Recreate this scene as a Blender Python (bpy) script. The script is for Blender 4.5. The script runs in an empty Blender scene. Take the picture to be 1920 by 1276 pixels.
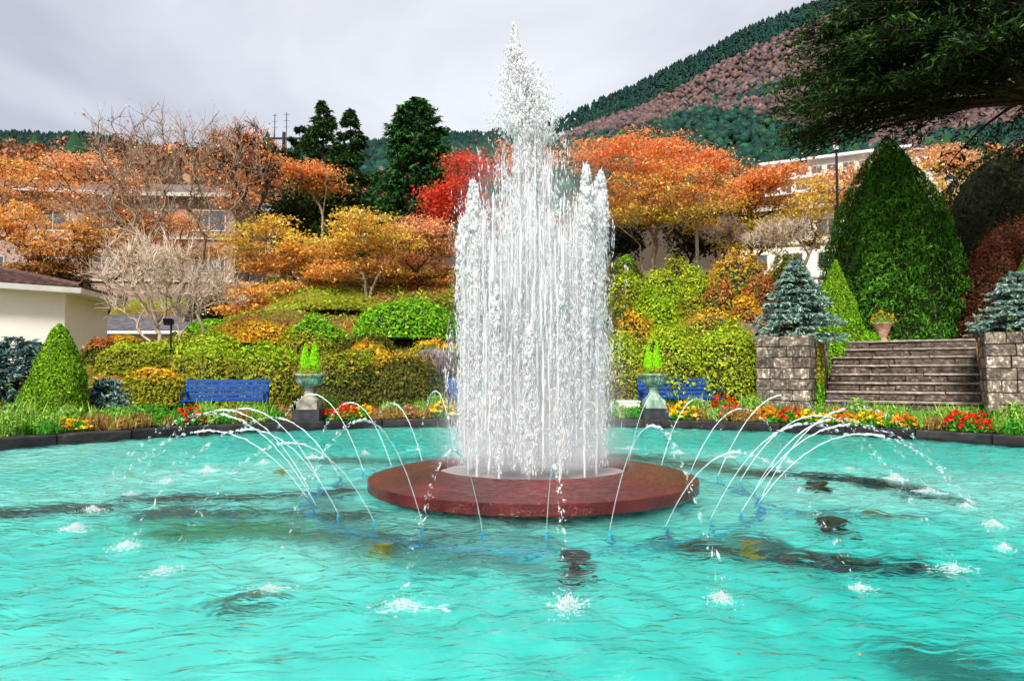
import bpy, math, random
import numpy as np
from mathutils import Vector

# ------------------------------------------------------------------ camera, sky, sun, exposure
S = bpy.context.scene
COL = S.collection
F_PX = 1370.0            # focal length in photograph pixels (1920 wide)
PITCH = math.atan(62.0 / F_PX)
cam_d = bpy.data.cameras.new('camera')
cam_d.sensor_width = 36.0
cam_d.lens = F_PX / 1920.0 * 36.0
cam_d.clip_start = 0.05
cam_d.clip_end = 5000
cam = bpy.data.objects.new('camera', cam_d)
cam.location = (0, 0, 1.0)
cam.rotation_euler = (math.pi / 2 + PITCH, 0, 0)
COL.objects.link(cam)
S.camera = cam

SUN_EL, SUN_AZ = math.radians(43), math.radians(194)   # azimuth clockwise from +Y (behind the camera, a little left)
world = bpy.data.worlds.new('World')
S.world = world
world.use_nodes = True
wn = world.node_tree
wn.nodes.clear()
w_out = wn.nodes.new('ShaderNodeOutputWorld')
sky = wn.nodes.new('ShaderNodeTexSky')
sky.sky_type = 'NISHITA'
sky.sun_disc = False
sky.sun_elevation = SUN_EL
sky.sun_rotation = SUN_AZ
bg1 = wn.nodes.new('ShaderNodeBackground')
bg1.inputs['Strength'].default_value = 0.05
wn.links.new(sky.outputs[0], bg1.inputs['Color'])
tc = wn.nodes.new('ShaderNodeTexCoord')
mp = wn.nodes.new('ShaderNodeMapping')
mp.inputs['Scale'].default_value = (1.0, 1.0, 2.2)
mp.inputs['Location'].default_value = (3.3, 0.2, 0.9)
wn.links.new(tc.outputs['Generated'], mp.inputs['Vector'])
nz = wn.nodes.new('ShaderNodeTexNoise')
nz.inputs['Scale'].default_value = 1.7
nz.inputs['Detail'].default_value = 5.0
nz.inputs['Roughness'].default_value = 0.5
nz.inputs['Distortion'].default_value = 0.6
wn.links.new(mp.outputs[0], nz.inputs['Vector'])
cr = wn.nodes.new('ShaderNodeValToRGB')
cr.color_ramp.elements[0].position = 0.36
cr.color_ramp.elements[0].color = (0.52, 0.53, 0.62, 1)
cr.color_ramp.elements[1].position = 0.66
cr.color_ramp.elements[1].color = (0.86, 0.88, 0.92, 1)
wn.links.new(nz.outputs['Fac'], cr.inputs['Fac'])
bg2 = wn.nodes.new('ShaderNodeBackground')
bg2.inputs['Strength'].default_value = 0.27
wn.links.new(cr.outputs[0], bg2.inputs['Color'])
wm = wn.nodes.new('ShaderNodeMixShader')
wm.inputs[0].default_value = 0.9
wn.links.new(bg1.outputs[0], wm.inputs[1])
wn.links.new(bg2.outputs[0], wm.inputs[2])
wn.links.new(wm.outputs[0], w_out.inputs['Surface'])

sun_d = bpy.data.lights.new('sun', 'SUN')
sun_d.energy = 1.5
sun_d.angle = math.radians(12)
sun_d.color = (1.0, 0.95, 0.88)
sun = bpy.data.objects.new('sun', sun_d)
_sd = Vector((math.sin(SUN_AZ) * math.cos(SUN_EL), math.cos(SUN_AZ) * math.cos(SUN_EL), math.sin(SUN_EL)))
sun.rotation_euler = _sd.to_track_quat('Z', 'Y').to_euler()
COL.objects.link(sun)

S.view_settings.view_transform = 'Standard'
S.view_settings.look = 'None'
S.view_settings.gamma = 1.0
S.view_settings.exposure = 2.05
S.cycles.use_denoising = True
S.cycles.max_bounces = 8
S.cycles.diffuse_bounces = 6
S.cycles.glossy_bounces = 2
S.cycles.transmission_bounces = 4
S.cycles.volume_bounces = 4
S.cycles.transparent_max_bounces = 10
S.cycles.use_adaptive_sampling = True
S.cycles.adaptive_threshold = 0.03
S.cycles.volume_step_rate = 4.0
S.cycles.volume_max_steps = 64
S.cycles.sample_clamp_indirect = 6.0

# ------------------------------------------------------------------ helpers
def P(px, py, Y):
    """world point at depth Y seen at a photograph pixel"""
    x = (px - 960.0) / F_PX
    v = (638.0 - py) / F_PX
    cp, sp = math.cos(PITCH), math.sin(PITCH)
    dy, dz = cp - v * sp, sp + v * cp
    t = Y / dy
    return np.array([x * t, Y, 1.0 + dz * t])

def on_plane(px, py, z=0.0):
    x = (px - 960.0) / F_PX
    v = (638.0 - py) / F_PX
    cp, sp = math.cos(PITCH), math.sin(PITCH)
    dy, dz = cp - v * sp, sp + v * cp
    t = (z - 1.0) / dz
    return np.array([x * t, dy * t, z])

def lin(r, g, b):
    def f(c):
        c /= 255.0
        return c / 12.92 if c <= 0.04045 else ((c + 0.055) / 1.055) ** 2.4
    return (f(r), f(g), f(b))

def sstep(a, b, x):
    t = np.clip((np.asarray(x, float) - a) / (b - a), 0, 1)
    return t * t * (3 - 2 * t)

def sines(Pn, freq, seed, octs=2):
    """cheap smooth noise in about -1..1"""
    g = np.random.default_rng(seed)
    Pn = np.asarray(Pn, float)
    out = np.zeros(len(Pn))
    amp, tot = 1.0, 0.0
    for o in range(octs):
        acc = np.zeros(len(Pn))
        for k in range(5):
            d = g.normal(size=Pn.shape[1]); d /= np.linalg.norm(d)
            acc += np.sin(Pn @ d * freq * (2 ** o) * g.uniform(0.7, 1.4) + g.uniform(0, 6.28))
        out += amp * acc / 2.6
        tot += amp
        amp *= 0.5
    return out / tot

def mk(name, V, faces, mat=None, parent=None, col=None, smooth=False, loc=None):
    V = np.ascontiguousarray(np.asarray(V, np.float32).reshape(-1, 3))
    if not isinstance(faces, (list, tuple)):
        faces = [faces]
    faces = [np.asarray(f, np.int32) for f in faces if len(f)]
    me = bpy.data.meshes.new(name)
    me.vertices.add(len(V))
    me.vertices.foreach_set('co', V.ravel())
    idx = np.concatenate([f.ravel() for f in faces])
    sizes = np.concatenate([np.full(len(f), f.shape[1], np.int32) for f in faces])
    starts = np.concatenate([[0], np.cumsum(sizes)[:-1]]).astype(np.int32)
    me.loops.add(len(idx))
    me.loops.foreach_set('vertex_index', idx)
    me.polygons.add(len(sizes))
    me.polygons.foreach_set('loop_start', starts)
    me.polygons.foreach_set('loop_total', sizes)
    me.polygons.foreach_set('use_smooth', np.full(len(sizes), bool(smooth)))
    if col is not None:
        a = me.color_attributes.new('col', 'FLOAT_COLOR', 'POINT')
        c = np.ones((len(V), 4), np.float32)
        c[:, :3] = col
        a.data.foreach_set('color', c.ravel())
    me.update(calc_edges=True)
    if mat is not None:
        me.materials.append(mat)
    return link(name, me, parent, loc)

def link(name, me, parent=None, loc=None):
    o = bpy.data.objects.new(name, me)
    COL.objects.link(o)
    if parent is not None:
        o.parent = parent
    if loc is not None:
        o.location = loc
    return o

def empty(name, loc, rz=0.0):
    o = bpy.data.objects.new(name, None)
    o.empty_display_size = 0.2
    COL.objects.link(o)
    o.location = loc
    o.rotation_euler = (0, 0, rz)
    return o

def tag(o, label=None, cat=None, group=None, kind=None):
    if label: o['label'] = label
    if cat: o['category'] = cat
    if group: o['group'] = group
    if kind: o['kind'] = kind
    return o

def copy_tree(o, parent=None):
    c = o.copy()
    COL.objects.link(c)
    if parent is not None:
        c.parent = parent
    for ch in list(o.children):
        copy_tree(ch, c)
    return c

ORD = ['first', 'second', 'third', 'fourth', 'fifth', 'sixth', 'seventh', 'eighth', 'ninth', 'tenth', 'eleventh', 'twelfth',
       'thirteenth', 'fourteenth', 'fifteenth', 'sixteenth', 'seventeenth', 'eighteenth', 'nineteenth', 'twentieth']
def ordinal(i):
    if i < 20: return ORD[i]
    t = {2: 'twenty', 3: 'thirty', 4: 'forty', 5: 'fifty', 6: 'sixty', 7: 'seventy', 8: 'eighty', 9: 'ninety'}
    n = i + 1
    return (t[n // 10][:-1] + 'ieth') if n % 10 == 0 else t[n // 10] + '-' + ORD[n % 10 - 1]

class Geo:
    def __init__(s):
        s.V, s.F, s.C, s.n = [], {}, [], 0
    def add(s, V, F, col=None):
        V = np.asarray(V, float).reshape(-1, 3)
        for f in (F if isinstance(F, list) else [F]):
            f = np.asarray(f, int)
            if len(f): s.F.setdefault(f.shape[1], []).append(f + s.n)
        s.V.append(V); s.n += len(V)
        if col is not None:
            c = np.asarray(col, float)
            s.C.append(np.broadcast_to(c, (len(V), 3)))
        return s
    def box(s, c, d, rz=0.0, tilt=0.0):
        V, F = box(c, d, rz, tilt)
        return s.add(V, F)
    def tube(s, A, B, ra, rb, k=6):
        return s.add(*tubes(np.array([A], float), np.array([B], float), np.array([ra]), np.array([rb]), k))
    def build(s, name, mat, parent=None, smooth=False, loc=None):
        return mk(name, np.concatenate(s.V), [np.concatenate(f) for f in s.F.values()], mat, parent,
                  np.concatenate(s.C) if s.C else None, smooth, loc)

BOXF = np.array([[0, 1, 3, 2], [4, 6, 7, 5], [0, 4, 5, 1], [2, 3, 7, 6], [0, 2, 6, 4], [1, 5, 7, 3]])
def box(c, d, rz=0.0, tilt=0.0):
    V = np.array([[x, y, z] for x in (-.5, .5) for y in (-.5, .5) for z in (-.5, .5)]) * np.array(d)
    if tilt:
        ct, st = math.cos(tilt), math.sin(tilt)
        V = np.stack([V[:, 0], V[:, 1] * ct - V[:, 2] * st, V[:, 1] * st + V[:, 2] * ct], 1)
    if rz:
        cz, sz = math.cos(rz), math.sin(rz)
        V = np.stack([V[:, 0] * cz - V[:, 1] * sz, V[:, 0] * sz + V[:, 1] * cz, V[:, 2]], 1)
    return V + np.array(c), BOXF

def norm(a):
    return a / np.maximum(np.linalg.norm(a, axis=-1, keepdims=True), 1e-9)

def tubes(A, B, ra, rb, k=5):
    n = len(A)
    d = norm(B - A)
    ref = np.where(np.abs(d[:, 2:3]) > 0.9, np.array([[1.0, 0, 0]]), np.array([[0, 0, 1.0]]))
    u = norm(np.cross(d, ref)); v = np.cross(d, u)
    a = np.arange(k) * 2 * math.pi / k
    ring = u[:, None, :] * np.cos(a)[None, :, None] + v[:, None, :] * np.sin(a)[None, :, None]
    V = np.concatenate([A[:, None, :] + ring * np.asarray(ra)[:, None, None], B[:, None, :] + ring * np.asarray(rb)[:, None, None]], 1)
    i = np.arange(k); j = (i + 1) % k
    f = np.stack([i, i + k, j + k, j], 1)
    F = (f[None] + (np.arange(n) * 2 * k)[:, None, None]).reshape(-1, 4)
    return V.reshape(-1, 3), F

def lathe(prof, n=48, flute=None, a0=0, a1=2 * math.pi):
    prof = np.asarray(prof, float)
    closed = abs(a1 - a0 - 2 * math.pi) < 1e-6
    m = n if closed else n + 1
    a = a0 + (a1 - a0) * np.arange(m) / n
    r = prof[:, 0][:, None] * np.ones(m)
    if flute is not None:
        r = r * (1 + flute[:, None] * (np.abs(np.cos(a * 12))[None] - 0.6))
    V = np.stack([r * np.cos(a), r * np.sin(a), prof[:, 1][:, None] * np.ones(m)], -1)
    i = np.arange(len(prof) - 1)[:, None]; j = np.arange(n)[None]
    jn = (j + 1) % m
    F = np.stack([i * m + j, i * m + jn, (i + 1) * m + jn, (i + 1) * m + j], -1).reshape(-1, 4)
    return V.reshape(-1, 3), F

def leaves(C, N, size, rng, aspect=0.6, fold=0.12, T=None):
    n = len(C)
    N = norm(N)
    if T is None:
        T = rng.normal(size=(n, 3))
    T = norm(T - N * np.sum(T * N, 1, keepdims=True))
    B = np.cross(N, T)
    s = np.broadcast_to(np.asarray(size, float), (n,))[:, None]
    asp = aspect if np.isscalar(aspect) else np.asarray(aspect)[:, None]
    V = np.stack([C - T * s * .5, C + B * s * asp * .5 + N * s * fold, C + T * s * .5, C - B * s * asp * .5 + N * s * fold], 1)
    F = np.arange(4 * n).reshape(n, 4)
    return V.reshape(-1, 3), F

def pick(rng, n, pal, jit=0.18):
    """random leaf colours out of a palette [(rgb255, weight)]"""
    c = np.array([lin(*p[0]) for p in pal]); w = np.array([p[1] for p in pal], float)
    i = rng.choice(len(pal), size=n, p=w / w.sum())
    return np.clip(1.12 * c[i] * rng.normal(1, jit, size=(n, 1)).clip(.4, 1.7) * rng.normal(1, .05, size=(n, 3)), 0.002, 0.9)

# ------------------------------------------------------------------ materials
def new_mat(name):
    m = bpy.data.materials.new(name)
    m.use_nodes = True
    nt = m.node_tree
    return m, nt, nt.nodes['Principled BSDF'], nt.nodes['Material Output']

def mat_noise(name, c1, c2, scale=8.0, rough=0.8, bump=0.2, detail=6.0, spec=0.3, c3=None, metallic=0.0, bscale=None, rnd=0.0, stretch=(1, 1, 1), lo=0.35, hi=0.65):
    m, nt, b, out = new_mat(name)
    L = nt.links
    t = nt.nodes.new('ShaderNodeTexCoord')
    mpn = nt.nodes.new('ShaderNodeMapping'); mpn.inputs['Scale'].default_value = stretch
    L.new(t.outputs['Object'], mpn.inputs['Vector'])
    n = nt.nodes.new('ShaderNodeTexNoise')
    n.inputs['Scale'].default_value = scale; n.inputs['Detail'].default_value = detail; n.inputs['Roughness'].default_value = 0.6
    L.new(mpn.outputs[0], n.inputs['Vector'])
    r = nt.nodes.new('ShaderNodeValToRGB')
    r.color_ramp.elements[0].position = lo; r.color_ramp.elements[1].position = hi
    r.color_ramp.elements[0].color = (*c1, 1); r.color_ramp.elements[1].color = (*c2, 1)
    if c3 is not None:
        e = r.color_ramp.elements.new(min(hi + 0.1, 1)); e.color = (*c3, 1)
    L.new(n.outputs['Fac'], r.inputs['Fac'])
    src = r.outputs[0]
    if rnd > 0:
        oi = nt.nodes.new('ShaderNodeObjectInfo')
        mr = nt.nodes.new('ShaderNodeMapRange')
        mr.inputs['To Min'].default_value = 1 - rnd; mr.inputs['To Max'].default_value = 1 + rnd
        L.new(oi.outputs['Random'], mr.inputs['Value'])
        hs = nt.nodes.new('ShaderNodeHueSaturation')
        L.new(mr.outputs[0], hs.inputs['Value']); L.new(src, hs.inputs['Color'])
        vm = nt.nodes.new('ShaderNodeVectorMath'); vm.operation = 'SCALE'; vm.inputs['Scale'].default_value = 37.0
        L.new(oi.outputs['Random'], vm.inputs[0])
        ad = nt.nodes.new('ShaderNodeVectorMath'); ad.operation = 'ADD'
        L.new(t.outputs['Object'], ad.inputs[0]); L.new(vm.outputs[0], ad.inputs[1])
        L.new(ad.outputs[0], mpn.inputs['Vector'])
        src = hs.outputs[0]
    L.new(src, b.inputs['Base Color'])
    b.inputs['Roughness'].default_value = rough
    b.inputs['Specular IOR Level'].default_value = spec
    b.inputs['Metallic'].default_value = metallic
    if bump:
        n2 = nt.nodes.new('ShaderNodeTexNoise')
        n2.inputs['Scale'].default_value = bscale or scale * 3; n2.inputs['Detail'].default_value = 5.0
        L.new(mpn.outputs[0], n2.inputs['Vector'])
        bp = nt.nodes.new('ShaderNodeBump'); bp.inputs['Strength'].default_value = bump; bp.inputs['Distance'].default_value = 0.02
        L.new(n2.outputs['Fac'], bp.inputs['Height']); L.new(bp.outputs[0], b.inputs['Normal'])
    return m

def mat_leaf(name, trans=0.3, rough=0.55, spec=0.25):
    m, nt, b, out = new_mat(name)
    L = nt.links
    a = nt.nodes.new('ShaderNodeAttribute'); a.attribute_name = 'col'
    L.new(a.outputs['Color'], b.inputs['Base Color'])
    b.inputs['Roughness'].default_value = rough
    b.inputs['Specular IOR Level'].default_value = spec
    tr = nt.nodes.new('ShaderNodeBsdfTranslucent')
    L.new(a.outputs['Color'], tr.inputs['Color'])
    mx = nt.nodes.new('ShaderNodeMixShader'); mx.inputs[0].default_value = trans
    L.new(b.outputs[0], mx.inputs[1]); L.new(tr.outputs[0], mx.inputs[2]); L.new(mx.outputs[0], out.inputs['Surface'])
    return m

M = {}
M['leaf'] = mat_leaf('leaf_blade', 0.32)
M['needle'] = mat_leaf('conifer_needle', 0.12, 0.6, 0.2)
M['petal'] = mat_leaf('flower_petal', 0.3, 0.6, 0.15)
M['twig_core'] = mat_noise('dense_twigs', (0.018, 0.016, 0.006), (0.05, 0.045, 0.015), 14, 0.9, 0.4)
M['bark'] = mat_noise('bark_brown', (0.035, 0.022, 0.015), (0.13, 0.085, 0.055), 6, 0.9, 0.5, stretch=(4, 4, 1))
M['bark_pale'] = mat_noise('bark_pale', (0.34, 0.25, 0.18), (0.74, 0.60, 0.47), 5, 0.85, 0.4, stretch=(3, 3, 1))
M['bark_dark'] = mat_noise('bark_dark', (0.015, 0.011, 0.009), (0.06, 0.04, 0.03), 6, 0.9, 0.4, stretch=(4, 4, 1))
M['bark_warm'] = mat_noise('bark_warm', (0.13, 0.09, 0.062), (0.40, 0.285, 0.20), 5, 0.9, 0.4, stretch=(4, 4, 1))
M['soil'] = mat_noise('garden_soil', (0.04, 0.028, 0.014), (0.11, 0.10, 0.03), 1.6, 0.95, 0.5, c3=(0.16, 0.13, 0.05), bscale=14)
M['paving'] = mat_noise('pale_gravel_path', (0.34, 0.29, 0.23), (0.52, 0.46, 0.38), 20, 0.9, 0.3)
M['kerb'] = mat_noise('dark_kerb_stone', (0.012, 0.011, 0.012), (0.032, 0.028, 0.027), 5, 0.6, 0.25, c3=(0.17, 0.15, 0.13), rnd=0.35, lo=.4, hi=.62)
M['block'] = mat_noise('weathered_block_stone', (0.045, 0.036, 0.028), (0.20, 0.16, 0.12), 2.6, 0.9, 0.7, c3=(0.58, 0.50, 0.43), rnd=0.55, lo=0.34, hi=0.56, bscale=12, stretch=(1.8, 1.1, 1))
M['step'] = mat_noise('mossy_step_stone', (0.03, 0.021, 0.016), (0.15, 0.11, 0.085), 2.2, 0.9, 0.8, c3=(0.42, 0.36, 0.30), rnd=0.25, lo=0.36, hi=0.60, bscale=9, stretch=(4.5, 2.3, 1))
M['mortar'] = mat_noise('dark_mortar', (0.02, 0.016, 0.012), (0.05, 0.04, 0.03), 10, 0.95, 0.3)
M['blue'] = mat_noise('blue_bench_paint', lin(0, 56, 122), lin(0, 72, 142), 9, 0.6, 0.08, spec=.2, c3=lin(30, 90, 140), rnd=0.12, lo=.35, hi=.72)
M['iron'] = mat_noise('dark_iron', (0.012, 0.012, 0.014), (0.03, 0.03, 0.032), 20, 0.45, 0.1, metallic=0.6)
M['blackblock'] = mat_noise('black_painted_block', (0.014, 0.014, 0.018), (0.04, 0.04, 0.045), 7, 0.45, 0.2)
M['urnstone'] = mat_noise('weathered_urn_stone', (0.12, 0.105, 0.085), (0.36, 0.33, 0.26), 6, 0.85, 0.5, c3=(0.52, 0.5, 0.42))
M['verdigris'] = mat_noise('verdigris_urn', (0.10, 0.17, 0.12), (0.33, 0.44, 0.34), 9, 0.7, 0.3, c3=(0.5, 0.5, 0.38), stretch=(1, 1, .3))
M['redslab'] = None
M['rock'] = mat_noise('purple_grey_rock', (0.10, 0.075, 0.07), (0.26, 0.21, 0.21), 3, 0.9, 0.7)
M['cream'] = mat_noise('cream_render_wall', (0.84, 0.79, 0.70), (0.89, 0.85, 0.77), 1.2, 0.9, 0.06, bscale=60)
M['white'] = mat_noise('white_paint', (0.72, 0.71, 0.68), (0.82, 0.81, 0.79), 4, 0.5, 0.05)
M['rooftile'] = mat_noise('brown_roof_tile', (0.045, 0.024, 0.018), (0.12, 0.062, 0.048), 5, 0.75, 0.3)
M['slate'] = mat_noise('grey_slate', (0.06, 0.06, 0.07), (0.15, 0.15, 0.17), 5, 0.6, 0.3, rnd=.15)
M['brownwall'] = mat_noise('tan_house_wall', (0.21, 0.14, 0.105), (0.30, 0.21, 0.165), 1.5, 0.9, 0.05)
M['pinkwall'] = mat_noise('pinkish_house_wall', (0.30, 0.21, 0.19), (0.42, 0.31, 0.28), 1.5, 0.9, 0.05)
M['trim'] = mat_noise('weathered_white_trim', (0.36, 0.33, 0.30), (0.52, 0.48, 0.44), 3, 0.8, 0.05)
M['greyroof'] = mat_noise('brown_grey_roof', (0.10, 0.075, 0.062), (0.2, 0.155, 0.135), 3, 0.8, 0.2)
M['offwhite'] = mat_noise('apartment_wall', (0.62, 0.55, 0.48), (0.74, 0.68, 0.60), .5, 0.9, 0.0)
M['terracotta'] = mat_noise('terracotta', (0.30, 0.15, 0.10), (0.52, 0.33, 0.25), 7, 0.8, 0.3)
M['wood'] = mat_noise('weathered_wood', (0.22, 0.19, 0.14), (0.38, 0.33, 0.25), 5, 0.85, 0.3, stretch=(4, 4, .5))
M['bluepipe'] = mat_noise('blue_pipe', lin(4, 140, 196), lin(20, 170, 208), 5, 0.4, 0.0)
m_, nt_, b_, o_ = new_mat('window_glass')
b_.inputs['Base Color'].default_value = (0.06, 0.075, 0.09, 1); b_.inputs['Roughness'].default_value = 0.08
b_.inputs['Specular IOR Level'].default_value = 0.8
M['pane'] = m_
m_, nt_, b_, o_ = new_mat('lamp_glass')
b_.inputs['Base Color'].default_value = (0.75, 0.74, 0.7, 1); b_.inputs['Roughness'].default_value = 0.25
M['lampglass'] = m_

# froth: aerated white water
m_, nt_, b_, o_ = new_mat('white_water')
b_.inputs['Base Color'].default_value = (0.975, 0.98, 0.985, 1); b_.inputs['Roughness'].default_value = 0.35
b_.inputs['Specular IOR Level'].default_value = 0.4
tr_ = nt_.nodes.new('ShaderNodeBsdfTranslucent'); tr_.inputs['Color'].default_value = (0.975, 0.98, 0.985, 1)
mx_ = nt_.nodes.new('ShaderNodeMixShader'); mx_.inputs[0].default_value = 0.55
nt_.links.new(b_.outputs[0], mx_.inputs[1]); nt_.links.new(tr_.outputs[0], mx_.inputs[2])
tp_ = nt_.nodes.new('ShaderNodeBsdfTransparent')
mx2_ = nt_.nodes.new('ShaderNodeMixShader'); mx2_.inputs[0].default_value = 0.22
nt_.links.new(mx_.outputs[0], mx2_.inputs[1]); nt_.links.new(tp_.outputs[0], mx2_.inputs[2]); nt_.links.new(mx2_.outputs[0], o_.inputs['Surface'])
M['froth'] = m_
# clear thin jet: half froth, half see-through
m_, nt_, b_, o_ = new_mat('jet_water')
b_.inputs['Base Color'].default_value = (0.9, 0.95, 0.97, 1); b_.inputs['Roughness'].default_value = 0.08
b_.inputs['Specular IOR Level'].default_value = 0.6
tp_ = nt_.nodes.new('ShaderNodeBsdfTransparent'); tp_.inputs['Color'].default_value = (0.93, 0.98, 0.98, 1)
mx_ = nt_.nodes.new('ShaderNodeMixShader'); mx_.inputs[0].default_value = 0.45
nt_.links.new(b_.outputs[0], mx_.inputs[1]); nt_.links.new(tp_.outputs[0], mx_.inputs[2]); nt_.links.new(mx_.outputs[0], o_.inputs['Surface'])
M['jet'] = m_

# wet red slab
m_, nt_, b_, o_ = new_mat('wet_red_slab')
L_ = nt_.links
t_ = nt_.nodes.new('ShaderNodeTexCoord')
n1 = nt_.nodes.new('ShaderNodeTexNoise'); n1.inputs['Scale'].default_value = 3.0; n1.inputs['Detail'].default_value = 8.0
L_.new(t_.outputs['Object'], n1.inputs['Vector'])
r1 = nt_.nodes.new('ShaderNodeValToRGB')
r1.color_ramp.elements[0].position = .38; r1.color_ramp.elements[0].color = (*lin(66, 15, 13), 1)
r1.color_ramp.elements[1].position = .7; r1.color_ramp.elements[1].color = (*lin(104, 36, 32), 1)
L_.new(n1.outputs['Fac'], r1.inputs['Fac']); L_.new(r1.outputs[0], b_.inputs['Base Color'])
b_.inputs['Roughness'].default_value = 0.16; b_.inputs['Specular IOR Level'].default_value = 0.5
n2 = nt_.nodes.new('ShaderNodeTexNoise'); n2.inputs['Scale'].default_value = 26.0; n2.inputs['Detail'].default_value = 4.0; n2.inputs['Distortion'].default_value = 1.6
L_.new(t_.outputs['Object'], n2.inputs['Vector'])
bp_ = nt_.nodes.new('ShaderNodeBump'); bp_.inputs['Strength'].default_value = 0.8; bp_.inputs['Distance'].default_value = 0.014
L_.new(n2.outputs['Fac'], bp_.inputs['Height']); L_.new(bp_.outputs[0], b_.inputs['Normal'])
M['redslab'] = m_

# pool water: refracting sheet with fine ripples
m_, nt_, b_, o_ = new_mat('pool_water')
L_ = nt_.links
nt_.nodes.remove(b_)
t_ = nt_.nodes.new('ShaderNodeTexCoord')
mp_ = nt_.nodes.new('ShaderNodeMapping'); mp_.inputs['Scale'].default_value = (0.7, 1.35, 1.0); mp_.inputs['Rotation'].default_value = (0, 0, 0.25)
L_.new(t_.outputs['Object'], mp_.inputs['Vector'])
n1 = nt_.nodes.new('ShaderNodeTexNoise'); n1.inputs['Scale'].default_value = 10.5; n1.inputs['Detail'].default_value = 2.5; n1.inputs['Distortion'].default_value = 0.5
n1.inputs['Roughness'].default_value = 0.45
L_.new(mp_.outputs[0], n1.inputs['Vector'])
bp_ = nt_.nodes.new('ShaderNodeBump'); bp_.inputs['Strength'].default_value = 1.0; bp_.inputs['Distance'].default_value = 0.03
L_.new(n1.outputs['Fac'], bp_.inputs['Height'])
rf_ = nt_.nodes.new('ShaderNodeBsdfRefraction'); rf_.inputs['IOR'].default_value = 1.33; rf_.inputs['Roughness'].default_value = 0.0
rf_.inputs['Color'].default_value = (0.86, 0.99, 0.985, 1)
gl_ = nt_.nodes.new('ShaderNodeBsdfGlossy'); gl_.inputs['Roughness'].default_value = 0.06
fr_ = nt_.nodes.new('ShaderNodeFresnel'); fr_.inputs['IOR'].default_value = 1.33
mx_ = nt_.nodes.new('ShaderNodeMixShader')
for nd in (rf_, gl_, fr_):
    L_.new(bp_.outputs[0], nd.inputs['Normal'])
L_.new(fr_.outputs[0], mx_.inputs[0]); L_.new(rf_.outputs[0], mx_.inputs[1]); L_.new(gl_.outputs[0], mx_.inputs[2])
L_.new(mx_.outputs[0], o_.inputs['Surface'])
M['water'] = m_

m_, nt_, b_, o_ = new_mat('pool_floor_paint')
L_ = nt_.links
a_ = nt_.nodes.new('ShaderNodeAttribute'); a_.attribute_name = 'col'
L_.new(a_.outputs['Color'], b_.inputs['Base Color']); b_.inputs['Roughness'].default_value = 0.8
M['poolfloor'] = m_

m_, nt_, b_, o_ = new_mat('terrain_cover')
L_ = nt_.links
a_ = nt_.nodes.new('ShaderNodeAttribute'); a_.attribute_name = 'col'
t_ = nt_.nodes.new('ShaderNodeTexCoord')
n1 = nt_.nodes.new('ShaderNodeTexNoise'); n1.inputs['Scale'].default_value = 6.0; n1.inputs['Detail'].default_value = 8.0
L_.new(t_.outputs['Object'], n1.inputs['Vector'])
mr_ = nt_.nodes.new('ShaderNodeMapRange'); mr_.inputs['From Min'].default_value = .3; mr_.inputs['From Max'].default_value = .7
mr_.inputs['To Min'].default_value = .55; mr_.inputs['To Max'].default_value = 1.4
L_.new(n1.outputs['Fac'], mr_.inputs['Value'])
hs_ = nt_.nodes.new('ShaderNodeHueSaturation'); L_.new(mr_.outputs[0], hs_.inputs['Value']); L_.new(a_.outputs['Color'], hs_.inputs['Color'])
L_.new(hs_.outputs[0], b_.inputs['Base Color']); b_.inputs['Roughness'].default_value = .95; b_.inputs['Specular IOR Level'].default_value = .1
bp_ = nt_.nodes.new('ShaderNodeBump'); bp_.inputs['Strength'].default_value = .6; bp_.inputs['Distance'].default_value = .05
L_.new(n1.outputs['Fac'], bp_.inputs['Height']); L_.new(bp_.outputs[0], b_.inputs['Normal'])
M['terrain'] = m_

# ------------------------------------------------------------------ terrain
CX, CY = 0.18, 6.5        # centre of the fountain
RP = 7.9                  # pool radius (far half)
def squash(x, y):
    """near half of the pool is flatter than the far half"""
    yy = y - CY
    r = np.hypot(x - CX, yy)
    k = 0.76 + 0.24 * sstep(9, 16, r)
    return np.where(yy < 0, CY + yy * k, y)

def tab(Y, pts):
    px = np.array([p[0] for p in pts], float); py = np.array([p[1] for p in pts], float)
    X = np.array([P(a, b, Y)[0] for a, b in pts]); Z = np.array([P(a, b, Y)[2] for a, b in pts])
    return X, Z
MIDX, MIDZ = tab(160, [(-600, 330), (0, 318), (150, 305), (230, 295), (330, 312), (480, 322), (560, 345), (640, 375), (760, 420), (900, 450), (1200, 420), (1400, 365), (1600, 335), (2000, 310), (2600, 300)])
RIDX, RIDZ = tab(700, [(-900, 280), (-400, 262), (-100, 249), (60, 251), (180, 258), (260, 280), (350, 306), (500, 316), (600, 300), (700, 274), (800, 256), (840, 250), (910, 250), (1000, 238), (1050, 228), (1130, 192), (1200, 162), (1300, 110), (1400, 60), (1500, 20), (1600, -15), (1800, -80), (2200, -150), (2800, -200)])

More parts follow.
